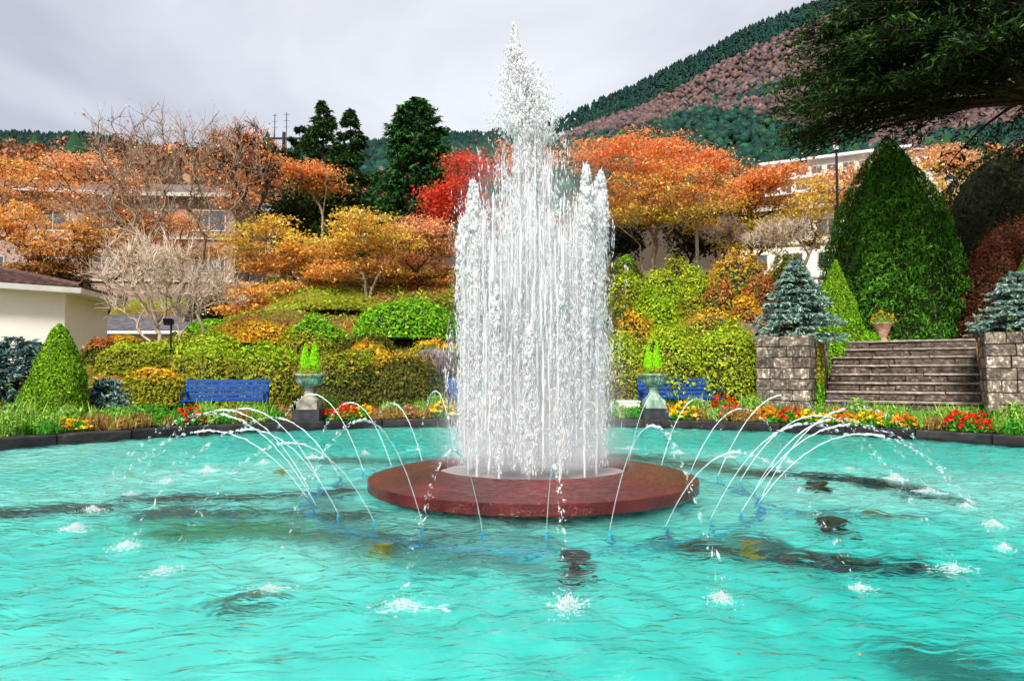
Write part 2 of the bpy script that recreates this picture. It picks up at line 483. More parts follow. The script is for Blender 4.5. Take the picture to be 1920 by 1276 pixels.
def terr(x, y):
    x = np.asarray(x, float); y = np.asarray(y, float)
    r = np.hypot(x - CX, y - CY)
    m = 0.26 + 0.74 * sstep(-13, -6, x)
    front = sstep(4, 10, y)
    z = 0.1 + np.clip(r - 10.3, 0, 11.7) * 0.42 * m * front
    w = sstep(4.6, 5.6, x) * front
    su_ = .5 * (x - 6.35) + .866 * (y - 14.98)
    zr = 0.1 + 1.6 * sstep(1.75, 2.65, su_) + 0.33 * np.clip(su_ - 6.5, 0, 8)
    z = z * (1 - w) + zr * w
    hm = np.interp(x, MIDX, MIDZ); hr = np.interp(x, RIDX, RIDZ)
    zm = 5 + (hm - 5) * np.clip((y - 36) / 124, 0, 1) ** 1.1
    zf = hm + (hr - hm) * np.clip((y - 160) / 540, 0, 1) ** 1.12
    far = np.where(y < 160, zm, zf)
    far = np.where(y > 700, hr - (y - 700) * 0.12, far)
    t = sstep(30, 44, y)
    return z * (1 - t) + far * t

rr = np.concatenate([np.linspace(8.06, 24, 80), np.geomspace(24.25, 60, 36), np.geomspace(63, 1500, 64)])
na = 360
th = np.arange(na) * 2 * math.pi / na
gx = CX + rr[:, None] * np.cos(th); gy = CY + rr[:, None] * np.sin(th)
gy = squash(gx, gy)
gz = terr(gx, gy)
bumpz = sines(np.stack([gx.ravel(), gy.ravel()], 1), 1.3, 3).reshape(gx.shape) * 0.05 * sstep(10.5, 14, rr)[:, None]
gz = gz + bumpz + sines(np.stack([gx.ravel(), gy.ravel()], 1), 0.02, 8, 3).reshape(gx.shape) * 7 * sstep(180, 350, gy) * sstep(760, 640, gy)
V = np.stack([gx, gy, gz], -1).reshape(-1, 3)
i = np.arange(len(rr) - 1)[:, None]; j = np.arange(na)[None]
F = np.stack([i * na + j, i * na + (j + 1) % na, (i + 1) * na + (j + 1) % na, (i + 1) * na + j], -1).reshape(-1, 4)
cg = np.zeros((len(V), 3))
nzv = sines(V[:, :2], 1.1, 5, 3)
rad = np.hypot(V[:, 0] - CX, V[:, 1] - CY)
cg[:] = lin(96, 82, 40)
cg = np.where((nzv > 0.1)[:, None], np.array(lin(112, 118, 34)), cg)
cg = np.where((nzv < -0.45)[:, None], np.array(lin(128, 84, 44)), cg)
cg = np.where((rad < 9.05)[:, None], np.array(lin(70, 55, 40)), cg)
cg = np.where((V[:, 1] > 60)[:, None], np.array(lin(70, 58, 46)), cg)
cg = np.where((V[:, 1] > 170)[:, None], np.array(lin(52, 62, 50)), cg)
cg = np.where((V[:, 1] < 3)[:, None], np.array(lin(150, 140, 125)), cg)
ground = mk('ground', V, F[:, ::-1], M['terrain'], col=cg, smooth=True)
tag(ground, 'garden ground rising behind the pool into wooded hills', kind='structure')

# path between the flower bed and the hedges
a_p = np.linspace(math.radians(-30), math.radians(210), 200)
g = Geo()
rows = [9.1, 9.5, 9.9, 10.25]
Vp = np.array([[CX + r * math.cos(a), CY + r * math.sin(a), 0.0] for r in rows for a in a_p])
Vp[:, 2] = terr(Vp[:, 0], Vp[:, 1]) + 0.012
n_ = len(a_p)
Fp = np.array([[k * n_ + q, k * n_ + q + 1, (k + 1) * n_ + q + 1, (k + 1) * n_ + q] for k in range(3) for q in range(n_ - 1)])
tag(mk('path', Vp, Fp[:, ::-1], M['paving']), 'pale path curving round the pool behind the flower bed', kind='structure')

# ------------------------------------------------------------------ pool
rng = np.random.default_rng(11)
streaks = []   # darker bands in the floor colour: (polyline of photo pixels on the water, half width m, strength)
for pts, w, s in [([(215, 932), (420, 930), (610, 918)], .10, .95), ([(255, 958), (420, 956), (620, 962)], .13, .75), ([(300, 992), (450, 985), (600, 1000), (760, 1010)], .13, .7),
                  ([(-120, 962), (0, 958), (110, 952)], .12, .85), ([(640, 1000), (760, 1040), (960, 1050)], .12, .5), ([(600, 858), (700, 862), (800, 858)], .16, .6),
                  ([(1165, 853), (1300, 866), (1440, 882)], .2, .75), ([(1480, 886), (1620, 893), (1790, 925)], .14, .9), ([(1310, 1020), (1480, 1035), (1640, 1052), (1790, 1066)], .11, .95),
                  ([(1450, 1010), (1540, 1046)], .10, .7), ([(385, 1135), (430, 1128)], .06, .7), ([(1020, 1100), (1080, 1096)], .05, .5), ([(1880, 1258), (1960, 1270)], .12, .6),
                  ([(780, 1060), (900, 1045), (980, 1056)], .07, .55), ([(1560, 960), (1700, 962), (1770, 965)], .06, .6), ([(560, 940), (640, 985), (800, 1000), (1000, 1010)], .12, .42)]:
    streaks.append((np.array([on_plane(a, b)[:2] + np.array([0, .40]) for a, b in pts]), w, s))
fr = np.concatenate([[0.02], np.linspace(0.5, RP + 0.1, 130)])
fa = np.arange(360) * 2 * math.pi / 360
fx = CX + fr[:, None] * np.cos(fa); fy = CY + fr[:, None] * np.sin(fa)
fyq = squash(fx, fy)
pf = np.stack([fx.ravel(), fyq.ravel()], 1)
base_c = np.array(lin(96, 232, 220)); deep_c = np.array(lin(36, 214, 202)); pale_c = np.array(lin(176, 244, 234))
n1v = sines(pf, 0.75, 21, 3)[:, None]
cf = base_c + (pale_c - base_c) * np.clip(n1v * 1.2, 0, 1) + (deep_c - base_c) * np.clip(-n1v * 1.3, 0, 1)
edge_noise = sines(pf, 5.0, 22, 3)
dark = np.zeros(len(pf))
for pl, w, s in streaks:
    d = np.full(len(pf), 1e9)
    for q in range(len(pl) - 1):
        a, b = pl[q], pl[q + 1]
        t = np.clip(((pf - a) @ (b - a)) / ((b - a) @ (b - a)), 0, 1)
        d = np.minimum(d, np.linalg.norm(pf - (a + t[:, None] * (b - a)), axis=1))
    dark = np.maximum(dark, min(1, s * 1.2) * sstep(1.7, 0.5, d / (w * 1.7) + edge_noise * 0.6))
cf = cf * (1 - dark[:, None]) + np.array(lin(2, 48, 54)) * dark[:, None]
green = np.exp(-(((pf - (on_plane(330, 990)[:2] + [0, .4])) / np.array([.75, .3])) ** 2).sum(1))
cf = cf * (1 - .6 * green[:, None]) + np.array(lin(20, 165, 90)) * .6 * green[:, None]
m_n = len(fa)
i = np.arange(len(fr) - 1)[:, None]; j = np.arange(m_n)[None]
Ff = np.stack([i * m_n + j, i * m_n + (j + 1) % m_n, (i + 1) * m_n + (j + 1) % m_n, (i + 1) * m_n + j], -1).reshape(-1, 4)
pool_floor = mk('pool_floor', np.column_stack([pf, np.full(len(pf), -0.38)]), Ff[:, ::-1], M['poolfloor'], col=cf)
tag(pool_floor, 'turquoise painted pool floor with dark stains', kind='structure')

NJ = 30
jet_ang = [math.radians(-89) + k * 2 * math.pi / NJ for k in range(NJ)]
jr = np.random.default_rng(5)
jet_land = 3.4 + jr.normal(0, .07, NJ)
land_pts = np.array([[CX + jet_land[k] * math.cos(jet_ang[k]), CY + jet_land[k] * math.sin(jet_ang[k])] for k in range(NJ)])
wr = np.linspace(1.2, RP + 0.06, 190)
wa = np.arange(640) * 2 * math.pi / 640
wx = CX + wr[:, None] * np.cos(wa); wy = CY + wr[:, None] * np.sin(wa)
wyq = squash(wx, wy)
pw = np.stack([wx.ravel(), wyq.ravel()], 1)
hz = np.zeros(len(pw))
for k, lp in enumerate(land_pts):
    d = np.linalg.norm(pw - lp, axis=1)
    lam = jr.uniform(.13, .2)
    hz += 0.0058 * np.sin(d * 2 * math.pi / lam + jr.uniform(0, 6)) * np.exp(-d / 0.75) * sstep(0.03, .15, d)
dc = np.linalg.norm(pw - np.array([CX, CY]), axis=1)
hz += 0.003 * np.sin(dc * 2 * math.pi / .16 + sines(pw, 1.5, 2) * 2.5) * np.exp(-(dc - 1.4) / 2.0)
for k in range(9):
    a = jr.uniform(0, 6.28); lam = jr.uniform(.12, .5)
    hz += 0.0022 * (lam / .2) ** .8 * np.sin((pw @ np.array([math.cos(a), math.sin(a)])) * 6.28 / lam + jr.uniform(0, 6) + 1.3 * sines(pw, 1.2, 40 + k))
i = np.arange(len(wr) - 1)[:, None]; j = np.arange(640)[None]
Fw = np.stack([i * 640 + j, i * 640 + (j + 1) % 640, (i + 1) * 640 + (j + 1) % 640, (i + 1) * 640 + j], -1).reshape(-1, 4)
water = mk('water', np.column_stack([pw, hz]), Fw[:, ::-1], M['water'], smooth=True)
tag(water, 'rippled turquoise water filling the round pool', kind='structure')

kerb = tag(empty('pool_kerb', (CX, CY, 0)), 'dark stone kerb round the turquoise pool', kind='structure')
NK = 46
for k in range(NK):
    a0 = 2 * math.pi * k / NK + .0018; a1 = 2 * math.pi * (k + 1) / NK - .0018
    dz = random.Random(k).uniform(-.006, .006)
    prof = [(RP, -.45), (RP, .10 + dz), (RP + .015, .12 + dz), (RP + .23, .125 + dz), (RP + .25, .10 + dz), (RP + .25, -.2)]
    Vk, Fk = lathe(prof, 8, None, a0, a1)
    n8 = len(prof)
    ends = [[q * 9 for q in range(n8)], [q * 9 + 8 for q in range(n8)][::-1]]
    wxk = Vk[:, 0] + CX; wyk = squash(wxk, Vk[:, 1] + CY)
    Vk = np.column_stack([wxk - CX, wyk - CY, Vk[:, 2]])
    mk('kerb_stone', Vk, [Fk, np.array(ends)], M['kerb'], kerb)

# ------------------------------------------------------------------ fountain slab
fb = tag(empty('fountain_slab', (CX, CY, 0)), 'round red-brown wet slab in the middle of the pool', 'fountain')
prof = [(1.10, -.30), (1.40, .015), (1.43, .02), (1.43, .102), (1.425, .106)]
V, F = lathe(prof, 64); mk('slab_side', V, F, M['redslab'], fb)
prof = [(1.425, .106), (1.335, .130)]
V, F = lathe(prof, 64); mk('bevel', V, F, M['redslab'], fb)
prof = [(1.335, .130), (1.33, .131), (1.1, .155), (0.88, .186), (0.85, .188)]
pr2 = np.linspace(1.335, .85, 44); pz2 = np.interp(pr2, [p[0] for p in prof][::-1], [p[1] for p in prof][::-1])
V, F = lathe(np.stack([pr2, pz2], 1), 260)
dq = np.hypot(V[:, 0], V[:, 1])
V[:, 2] += .0045 * sines(V[:, :2], 46, 12, 2) * sstep(1.335, 1.30, dq) * sstep(.85, .88, dq) + .002 * np.sin(dq * 120 + 2 * sines(V[:, :2], 9, 13)) * sstep(1.335, 1.30, dq)
mk('top_ring', V, F, M['redslab'], fb, smooth=True)
prof = [(0.85, .188), (0.84, .18), (0.82, .05), (0.78, .03), (0.01, .03)]
V, F = lathe(prof, 72); mk('basin', V, F, M['redslab'], fb, smooth=True)
V, F = lathe([(0.95, -.38), (0.95, -.02), (1.12, .012)], 40); mk('pedestal', V, F, M['blackblock'], fb)
g = np.random.default_rng(3)
pr = np.linspace(.01, .835, 26); pa = np.arange(72) * 2 * math.pi / 72
X = pr[:, None] * np.cos(pa); Y = pr[:, None] * np.sin(pa)
Z = .125 + .018 * sines(np.stack([X.ravel(), Y.ravel()], 1), 14, 4, 3).reshape(X.shape)
i = np.arange(25)[:, None]; j = np.arange(72)[None]
Fb = np.stack([i * 72 + j, (i + 1) * 72 + j, (i + 1) * 72 + (j + 1) % 72, i * 72 + (j + 1) % 72], -1).reshape(-1, 4)
mk('foaming_water', np.stack([X, Y, Z], -1).reshape(-1, 3), Fb, M['froth'], fb, smooth=True)

OCT_V = np.array([[0, 0, .5], [.5, 0, 0], [-.25, .433, 0], [-.25, -.433, 0], [0, 0, -.5]])
OCT_F = np.array([[0, 1, 2], [0, 2, 3], [0, 3, 1], [4, 2, 1], [4, 3, 2], [4, 1, 3]])
def drops(C, width, length, D=None, rng=None):
    n = len(C)
    rng = rng or np.random.default_rng(0)
    if D is None:
        D = np.tile([0, 0, 1.0], (n, 1))
    D = norm(D)
    ref = np.where(np.abs(D[:, 2:3]) > 0.9, np.array([[1.0, 0, 0]]), np.array([[0, 0, 1.0]]))
    u = norm(np.cross(D, ref)); v = np.cross(D, u)
    w = np.broadcast_to(width, (n,))[:, None, None]; l = np.broadcast_to(length, (n,))[:, None, None]
    o = OCT_V[None] * rng.uniform(.7, 1.3, size=(n, 5, 1))
    V = C[:, None] + o[..., :1] * w * u[:, None] + o[..., 1:2] * w * v[:, None] + o[..., 2:] * l * D[:, None]
    F = OCT_F[None] + (np.arange(n) * 5)[:, None, None]
    return V.reshape(-1, 3), F.reshape(-1, 3)

def rope(pts, r, k=7):
    """tube through points with a radius per point, ends closed"""
    pts = np.asarray(pts, float); n = len(pts)
    d = norm(np.gradient(pts, axis=0))
    ref = np.array([0.3, 1.0, 0.12]); u = norm(np.cross(d, ref)); v = np.cross(d, u)
    a = np.arange(k) * 2 * math.pi / k
    V = pts[:, None] + (u[:, None] * np.cos(a)[None, :, None] + v[:, None] * np.sin(a)[None, :, None]) * np.asarray(r)[:, None, None]
    i = np.arange(n - 1)[:, None]; j = np.arange(k)[None]
    F = np.stack([i * k + j, i * k + (j + 1) % k, (i + 1) * k + (j + 1) % k, (i + 1) * k + j], -1).reshape(-1, 4)
    V = np.concatenate([V.reshape(-1, 3), pts[:1], pts[-1:]])
    e = n * k
    q = np.arange(k)
    T = np.concatenate([np.stack([np.full(k, e), (q + 1) % k, q], 1), np.stack([np.full(k, e + 1), (n - 1) * k + q, (n - 1) * k + (q + 1) % k], 1)])
    return V, [F, T]

# ------------------------------------------------------------------ tall plume
plume = tag(empty('water_plume', (CX, CY, .12)), 'tall white water plume shooting up from the red slab', 'fountain')
pg = np.random.default_rng(77)
ring_h = {}
def froth_jet(name, x, y, h, r0, r1, n_blob, lean=(0, 0), seed=0):
    """thin straight stem, swelling to a frothy head at height h, made of stem + lumps"""
    g = np.random.default_rng(seed)
    ge = Geo()
    nz_ = 46
    z = np.linspace(0, h * .93, nz_)
    t = z / h
    rad = (r0 + (r1 - r0) * t ** 1.5) * (1 + .22 * g.normal(size=nz_) * t)
    cx = x + lean[0] * t ** 2 + g.normal(size=nz_).cumsum() * .0018
    cy = y + lean[1] * t ** 2 + g.normal(size=nz_).cumsum() * .0018
    V, F = rope(np.stack([cx, cy, z], 1), np.maximum(rad, .004))
    ge.add(V, F)
    zb = h * (g.beta(3.2, 1.0, n_blob)) ** 1.0 * 1.0
    tb = zb / h
    spread = (r0 + (r1 * 1.5 - r0) * tb) * np.where(tb > .86, np.sqrt(np.clip((1.01 - tb) / .15, .02, 1)), 1)
    a = g.uniform(0, 6.28, n_blob); rr_ = np.sqrt(g.uniform(0, 1, n_blob)) * spread
    C = np.stack([np.interp(zb, z, cx) + rr_ * np.cos(a), np.interp(zb, z, cy) + rr_ * np.sin(a), zb], 1)
    V, F = drops(C, g.gamma(2.6, .0048, n_blob).clip(.005, .045), g.gamma(2.6, .018, n_blob).clip(.01, .16), g.normal(0, .22, (n_blob, 3)) + [0, 0, 1], g)
    ge.add(V, F)
    nh = int(26 + 240 * r1)
    zh = h * g.uniform(.80, .985, nh); th_ = (zh / h - .8) / .2
    a = g.uniform(0, 6.28, nh); rr_ = r1 * np.sqrt(g.uniform(0, 1, nh)) * np.sqrt(np.clip(1.1 - th_ ** 2, .05, 1)) * 1.15
    C = np.stack([cx[-1] + rr_ * np.cos(a), cy[-1] + rr_ * np.sin(a), zh], 1)
    V, F = drops(C, g.uniform(.025, .06, nh), g.uniform(.04, .13, nh), g.normal(0, .2, (nh, 3)) + [0, 0, 1], g)
    ge.add(V, F)
    # finger-like tips
    for q in range(0):
        a = g.uniform(0, 6.28); r_ = g.uniform(0, r1 * .6)
        zt = h * g.uniform(.93, 1.02)
        pts = np.array([[cx[-1] + r_ * math.cos(a) * (1 + .2 * s), cy[-1] + r_ * math.sin(a) * (1 + .2 * s), zt - .22 * h * (1 - s) * .5] for s in np.linspace(0, 1, 7)])
        pts[:, :2] += g.normal(0, .004, (7, 2)).cumsum(0)
        V, F = rope(pts, np.array([.5, .9, 1, 1, .95, .8, .45]) * g.uniform(.35, .55) * r1, 6)
        ge.add(V, F)
    return ge.build(name, M['froth'], plume, smooth=True)

froth_jet('central_jet', -.05, 0, 3.45, .06, .085, 3600, (0.0, 0), 1)
NR = 14
spec = {}
for k in range(NR):
    a = 2 * math.pi * k / NR + .15
    x, y = .575 * math.cos(a), .575 * math.sin(a)
    h = 1.15 + .6 * pg.uniform()
    if x > .42: h = 2.66 + .10 * pg.uniform(-1, 1)
    elif x > .25: h = 1.9 + .3 * pg.uniform()
    if x < -.42: h = 2.3 + .22 * pg.uniform(-1, 1)
    ring_h[k] = (x, y, h)
    froth_jet('ring_jet', x, y, h, .009, .055 if abs(x) > .42 else .03, 900 if abs(x) > .42 else 420, (x * .08, y * .08), 100 + k)

# loose upper head of the central jet against the sky
g = np.random.default_rng(9)
ge = Geo()
nb = 4200
zb = 3.0 + 1.05 * g.beta(1.1, 2.0, nb)
wz = np.interp(zb, [3.0, 3.3, 3.6, 3.8, 3.95, 4.07], [.25, .22, .15, .06, .018, .006])
cxz = np.interp(zb, [3.0, 3.4, 3.7, 4.07], [-.03, -.05, -.15, -.17])
C = np.stack([cxz + g.normal(0, .55, nb) * wz, g.normal(0, .55, nb) * wz, zb], 1)
V, F = drops(C, g.gamma(2.2, .0062, nb).clip(.004, .05), g.gamma(2.2, .018, nb).clip(.01, .13), g.normal(0, .35, (nb, 3)) + [0, 0, 1], g)
ge.add(V, F)
for q in range(16):
    z0 = g.uniform(3.0, 3.5); a = g.uniform(0, 6.28)
    w0 = np.interp(z0, [3.0, 3.4, 3.8], [.2, .15, .07]) * g.uniform(.3, 1.0)
    ht = g.uniform(.10, .24) if q else .36
    if q == 0: z0, w0, a = 3.72, .0, 0
    s = np.linspace(0, 1, 10)
    pts = np.stack([np.interp(z0 + ht * s, [3.0, 3.4, 3.7, 4.07], [-.03, -.05, -.15, -.17]) + w0 * math.cos(a) * (1 + .5 * s), w0 * math.sin(a) * (1 + .5 * s), z0 + ht * s], 1)
    pts[:, :2] += g.normal(0, .006, (10, 2)).cumsum(0)
    V, F = rope(pts, np.interp(s, [0, .3, .8, 1], [.6, 1, .6, .15]) * (g.uniform(.008, .024) if q else .042), 7)
    ge.add(V, F)
ge.build('plume_head', M['froth'], plume, smooth=True)

# falling drops: threads of elongated drops
g = np.random.default_rng(31)
Cs, Ws, Ls = [], [], []
def thread(x, y, z0, z1, n, wob, wmin, wmax):
    z = np.sort(g.uniform(z0, z1, n))
    ph = g.uniform(0, 6.28)
    Cs.append(np.stack([x + wob * g.normal(size=n), y + wob * g.normal(size=n), z], 1))
    Ws.append(g.gamma(2.2, wmin, n).clip(.0035, wmax)); Ls.append(g.gamma(2.2, wmin * 6.5, n).clip(.01, .16))
for q in range(1250):       # veil of the central jet
    a = g.uniform(0, 6.28); r_ = abs(g.normal(0, .16)) + .02
    zt = g.uniform(1.0, 3.45) - r_ * 1.1
    ln = g.uniform(.25, 1.1)
    r_ = r_ * (1 + .25 * (3.4 - zt))
    thread(r_ * math.cos(a) - .03, r_ * math.sin(a), max(.1, zt - ln), zt, g.integers(8, 22), .009, .0034, .017)
for q in range(1500):       # general veil inside the ring
    a = g.uniform(0, 6.28); r_ = .66 * math.sqrt(g.uniform(.05, 1))
    zt = g.uniform(.5, 2.45); ln = g.uniform(.2, .8)
    thread(r_ * math.cos(a), r_ * math.sin(a), max(.1, zt - ln), zt, g.integers(6, 20), .010, .0028, .014)
for k, (x, y, h) in ring_h.items():
    for q in range(110):
        a = g.uniform(0, 6.28); r_ = abs(g.normal(0, .075))
        zt = h * g.uniform(.25, .97); ln = g.uniform(.2, .8)
        thread(x * 1.06 + r_ * math.cos(a), y * 1.06 + r_ * math.sin(a), max(.08, zt - ln), zt, g.integers(8, 24), .008, .0031, .016)
for q in range(420):        # sparse outer spray
    a = g.uniform(0, 6.28); r_ = .62 + abs(g.normal(0, .085))
    zt = g.uniform(.4, 2.5); ln = g.uniform(.1, .4)
    thread(r_ * math.cos(a), r_ * math.sin(a), zt - ln * .9, zt, g.integers(2, 8), .010, .0028, .012)
ge = Geo()
for q in range(620):        # continuous falling and rising strands
    a = g.uniform(0, 6.28)
    r_ = .64 * math.sqrt(g.uniform(.1, 1)) if q % 3 else abs(g.normal(0, .12))
    zt = g.uniform(.8, 2.45) if q % 3 else g.uniform(1.4, 3.2)
    ln = min(g.uniform(.35, 1.2), zt - .1)
    n_ = 14; sz = np.linspace(0, 1, n_)
    pts = np.stack([r_ * math.cos(a) + np.cumsum(g.normal(0, .0022, n_)), r_ * math.sin(a) + np.cumsum(g.normal(0, .0022, n_)), zt - ln * sz], 1)
    V, F = rope(pts, np.clip(g.uniform(.0028, .0085) * (1 + .45 * g.normal(size=n_)), .0025, .02) * np.interp(sz, [0, .1, .85, 1], [.4, 1, 1, .3]), 4)
    ge.add(V, F)
ge.build('falling_strands', M['froth'], plume, smooth=True)['kind'] = 'stuff'
C = np.concatenate(Cs); Wd = np.concatenate(Ws); Ln = np.concatenate(Ls)
V, F = drops(C, Wd, Ln, g.normal(0, .08, (len(C), 3)) + [0, 0, 1], g)
fall = mk('falling_drops', V, F, M['froth'], plume, smooth=True)
fall['kind'] = 'stuff'

# mist hanging over the slab
m_, nt_, b_, o_ = new_mat('mist_volume')
nt_.nodes.remove(b_)
L_ = nt_.links
pv = nt_.nodes.new('ShaderNodeVolumePrincipled'); pv.inputs['Color'].default_value = (.97, .98, 1, 1); pv.inputs['Anisotropy'].default_value = 0.1
t_ = nt_.nodes.new('ShaderNodeTexCoord')
sx = nt_.nodes.new('ShaderNodeSeparateXYZ'); L_.new(t_.outputs['Object'], sx.inputs[0])
cx_ = nt_.nodes.new('ShaderNodeCombineXYZ'); L_.new(sx.outputs['X'], cx_.inputs['X']); L_.new(sx.outputs['Y'], cx_.inputs['Y'])
ln_ = nt_.nodes.new('ShaderNodeVectorMath'); ln_.operation = 'LENGTH'; L_.new(cx_.outputs[0], ln_.inputs[0])
m1 = nt_.nodes.new('ShaderNodeMapRange'); m1.interpolation_type = 'SMOOTHSTEP'
m1.inputs['From Min'].default_value = 1.0; m1.inputs['From Max'].default_value = .35; L_.new(ln_.outputs['Value'], m1.inputs['Value'])
m2 = nt_.nodes.new('ShaderNodeMapRange'); m2.interpolation_type = 'SMOOTHSTEP'
m2.inputs['From Min'].default_value = 1.3; m2.inputs['From Max'].default_value = .05; L_.new(sx.outputs['Z'], m2.inputs['Value'])
n1 = nt_.nodes.new('ShaderNodeTexNoise'); n1.inputs['Scale'].default_value = 3.5; n1.inputs['Detail'].default_value = 3.0; L_.new(t_.outputs['Object'], n1.inputs['Vector'])
mu = nt_.nodes.new('ShaderNodeMath'); mu.operation = 'MULTIPLY'; L_.new(m1.outputs[0], mu.inputs[0]); L_.new(m2.outputs[0], mu.inputs[1])
mu2 = nt_.nodes.new('ShaderNodeMath'); mu2.operation = 'MULTIPLY'; L_.new(mu.outputs[0], mu2.inputs[0]); L_.new(n1.outputs['Fac'], mu2.inputs[1])
mu3 = nt_.nodes.new('ShaderNodeMath'); mu3.operation = 'MULTIPLY'; mu3.inputs[1].default_value = 2.2; L_.new(mu2.outputs[0], mu3.inputs[0])
L_.new(mu3.outputs[0], pv.inputs['Density']); L_.new(pv.outputs[0], o_.inputs['Volume'])
# a second, thinner veil of spray reaching up the whole plume
m1b = nt_.nodes.new('ShaderNodeMapRange'); m1b.interpolation_type = 'SMOOTHSTEP'
m1b.inputs['From Min'].default_value = .80; m1b.inputs['From Max'].default_value = .25; L_.new(ln_.outputs['Value'], m1b.inputs['Value'])
m2b = nt_.nodes.new('ShaderNodeMapRange'); m2b.interpolation_type = 'SMOOTHSTEP'
m2b.inputs['From Min'].default_value = 3.1; m2b.inputs['From Max'].default_value = 1.2; L_.new(sx.outputs['Z'], m2b.inputs['Value'])
mub = nt_.nodes.new('ShaderNodeMath'); mub.operation = 'MULTIPLY'; L_.new(m1b.outputs[0], mub.inputs[0]); L_.new(m2b.outputs[0], mub.inputs[1])
mub2 = nt_.nodes.new('ShaderNodeMath'); mub2.operation = 'MULTIPLY'; L_.new(mub.outputs[0], mub2.inputs[0]); L_.new(n1.outputs['Fac'], mub2.inputs[1])
mub3 = nt_.nodes.new('ShaderNodeMath'); mub3.operation = 'MULTIPLY_ADD'; mub3.inputs[1].default_value = 1.9; L_.new(mub2.outputs[0], mub3.inputs[0]); L_.new(mu3.outputs[0], mub3.inputs[2])
L_.new(mub3.outputs[0], pv.inputs['Density'])
V, F = lathe([(.001, .0), (1.02, .0), (1.02, 1.3), (.88, 1.35), (.88, 3.1), (.001, 3.1)], 40)
mist = mk('mist', V, F, m_, loc=(CX, CY, .2))
tag(mist, 'fine white mist hanging round the foot of the plume', 'mist', kind='stuff')

# ------------------------------------------------------------------ ring of arching jets, splashes, blue pipes
RN = 1.92
def arc_pts(k, s):
    a = jet_ang[k]
    r = RN + (jet_land[k] - RN) * s
    H = .64 + .09 * math.sin(k * 2.3) + (.05 if math.sin(a) > .3 else 0)
    if k == 0: H = .50
    return np.stack([CX + r * math.cos(a), CY + r * math.sin(a), 4 * H * s * (1 - s) + .02 * (1 - s)], -1)
for k in range(NJ):
    g = np.random.default_rng(400 + k)
    base = np.array([CX + RN * math.cos(jet_ang[k]), CY + RN * math.sin(jet_ang[k]), 0])
    ge = Geo()
    brk = g.uniform(.42, .6)
    s = np.linspace(0, brk, 60)
    pts = arc_pts(k, s)
    wob = np.clip(s / brk, 0, 1) ** 2
    pts = pts + (sines(s[:, None], 75, k)[:, None] * np.array([[.009, .009, .007]])) * wob[:, None]
    rad = .0026 + .0038 * wob + .0024 * g.normal(size=60) * wob + .002 * np.abs(np.sin(s * 90 + k)) * wob
    V, F = rope(pts - base, rad.clip(.0022, .011), 6); ge.add(V, F)
    # beads and ragged pieces after break-up
    nb = 190
    sb = brk - .12 + (1.0 - brk + .12) * g.beta(.9, 1.25, nb)
    sb = np.round(sb * 30 + g.normal(0, .34, nb)) / 30 + g.normal(0, .004, nb)
    sb = sb.clip(.3, .995)
    C = arc_pts(k, sb)
    D = norm(arc_pts(k, sb + .01) - C)
    C = C + g.normal(0, 1, (nb, 3)) * (.004 + .022 * (sb - brk).clip(0))[:, None]
    V, F = drops(C - base, g.gamma(1.7, .0033, nb).clip(.0025, .017), g.gamma(1.8, .0095, nb).clip(.006, .07), D + g.normal(0, .25, (nb, 3)), g); ge.add(V, F)
    o = empty('water_jet', base)
    ge.build('water_stream', M['jet'], o, smooth=True)['kind'] = 'stuff'
    V, F = lathe([(.009, -.3), (.011, -.03), (.007, .012), (.004, .016)], 8)
    mk('nozzle', V, F, M['bluepipe'], o)
    lab = ('arching water jet nearest the camera, in front of the red slab' if k == 0 else
           f'arching water jet, {ordinal(k - 1)} counterclockwise from the one nearest the camera')
    tag(o, lab, 'water jet', 'arching jets ringing the red slab')

# splash where each jet lands
FOAM = []
for k in range(6):
    g = np.random.default_rng(900 + k)
    ge = Geo()
    dirv = np.zeros(3)
    nb = 620
    a = g.uniform(0, 6.28, nb); r_ = np.abs(g.normal(0, .055, nb))
    C = np.stack([r_ * np.cos(a) * 1.5, r_ * np.sin(a), .006 + np.exp(-(r_ / .05) ** 2) * g.uniform(0, .055, nb)], 1) + dirv * .02
    V, F = drops(C, g.gamma(2.0, .0038, nb).clip(.003, .024), g.gamma(2.0, .003, nb).clip(.002, .014), None, g); ge.add(V, F)
    # crown of thrown drops
    nb = 110
    a = g.uniform(0, 6.28, nb); r_ = np.abs(g.normal(.05, .05, nb)); zt = g.gamma(2, .018, nb).clip(0, .13)
    C = np.stack([r_ * np.cos(a), r_ * np.sin(a), .01 + zt], 1)
    V, F = drops(C, g.gamma(2.2, .002, nb).clip(.0025, .009), g.gamma(2.2, .005, nb).clip(.004, .022), C * [1, 1, 2.5], g); ge.add(V, F)
    # thin foam patches lying on the water
    for q in range(26):
        a = g.uniform(0, 6.28); r_ = g.uniform(.03, .21)
        n = 9
        al = np.arange(n) * 6.283 / n
        sx_, sy_ = g.uniform(.006, .032), g.uniform(.003, .012)
        ring = np.stack([np.cos(al) * sx_ * g.uniform(.6, 1.3, n), np.sin(al) * sy_ * g.uniform(.6, 1.3, n), np.full(n, .006)], 1) + [r_ * math.cos(a) * 1.3, r_ * math.sin(a) * .8, 0]
        top = np.array([[r_ * math.cos(a) * 1.3, r_ * math.sin(a) * .8, .013]])
        ge.add(np.concatenate([ring, top]), np.array([[q2, (q2 + 1) % n, n] for q2 in range(n)]))
    o = ge.build('foam', M['froth'], None, smooth=True)
    FOAM.append(o.data); bpy.data.objects.remove(o)
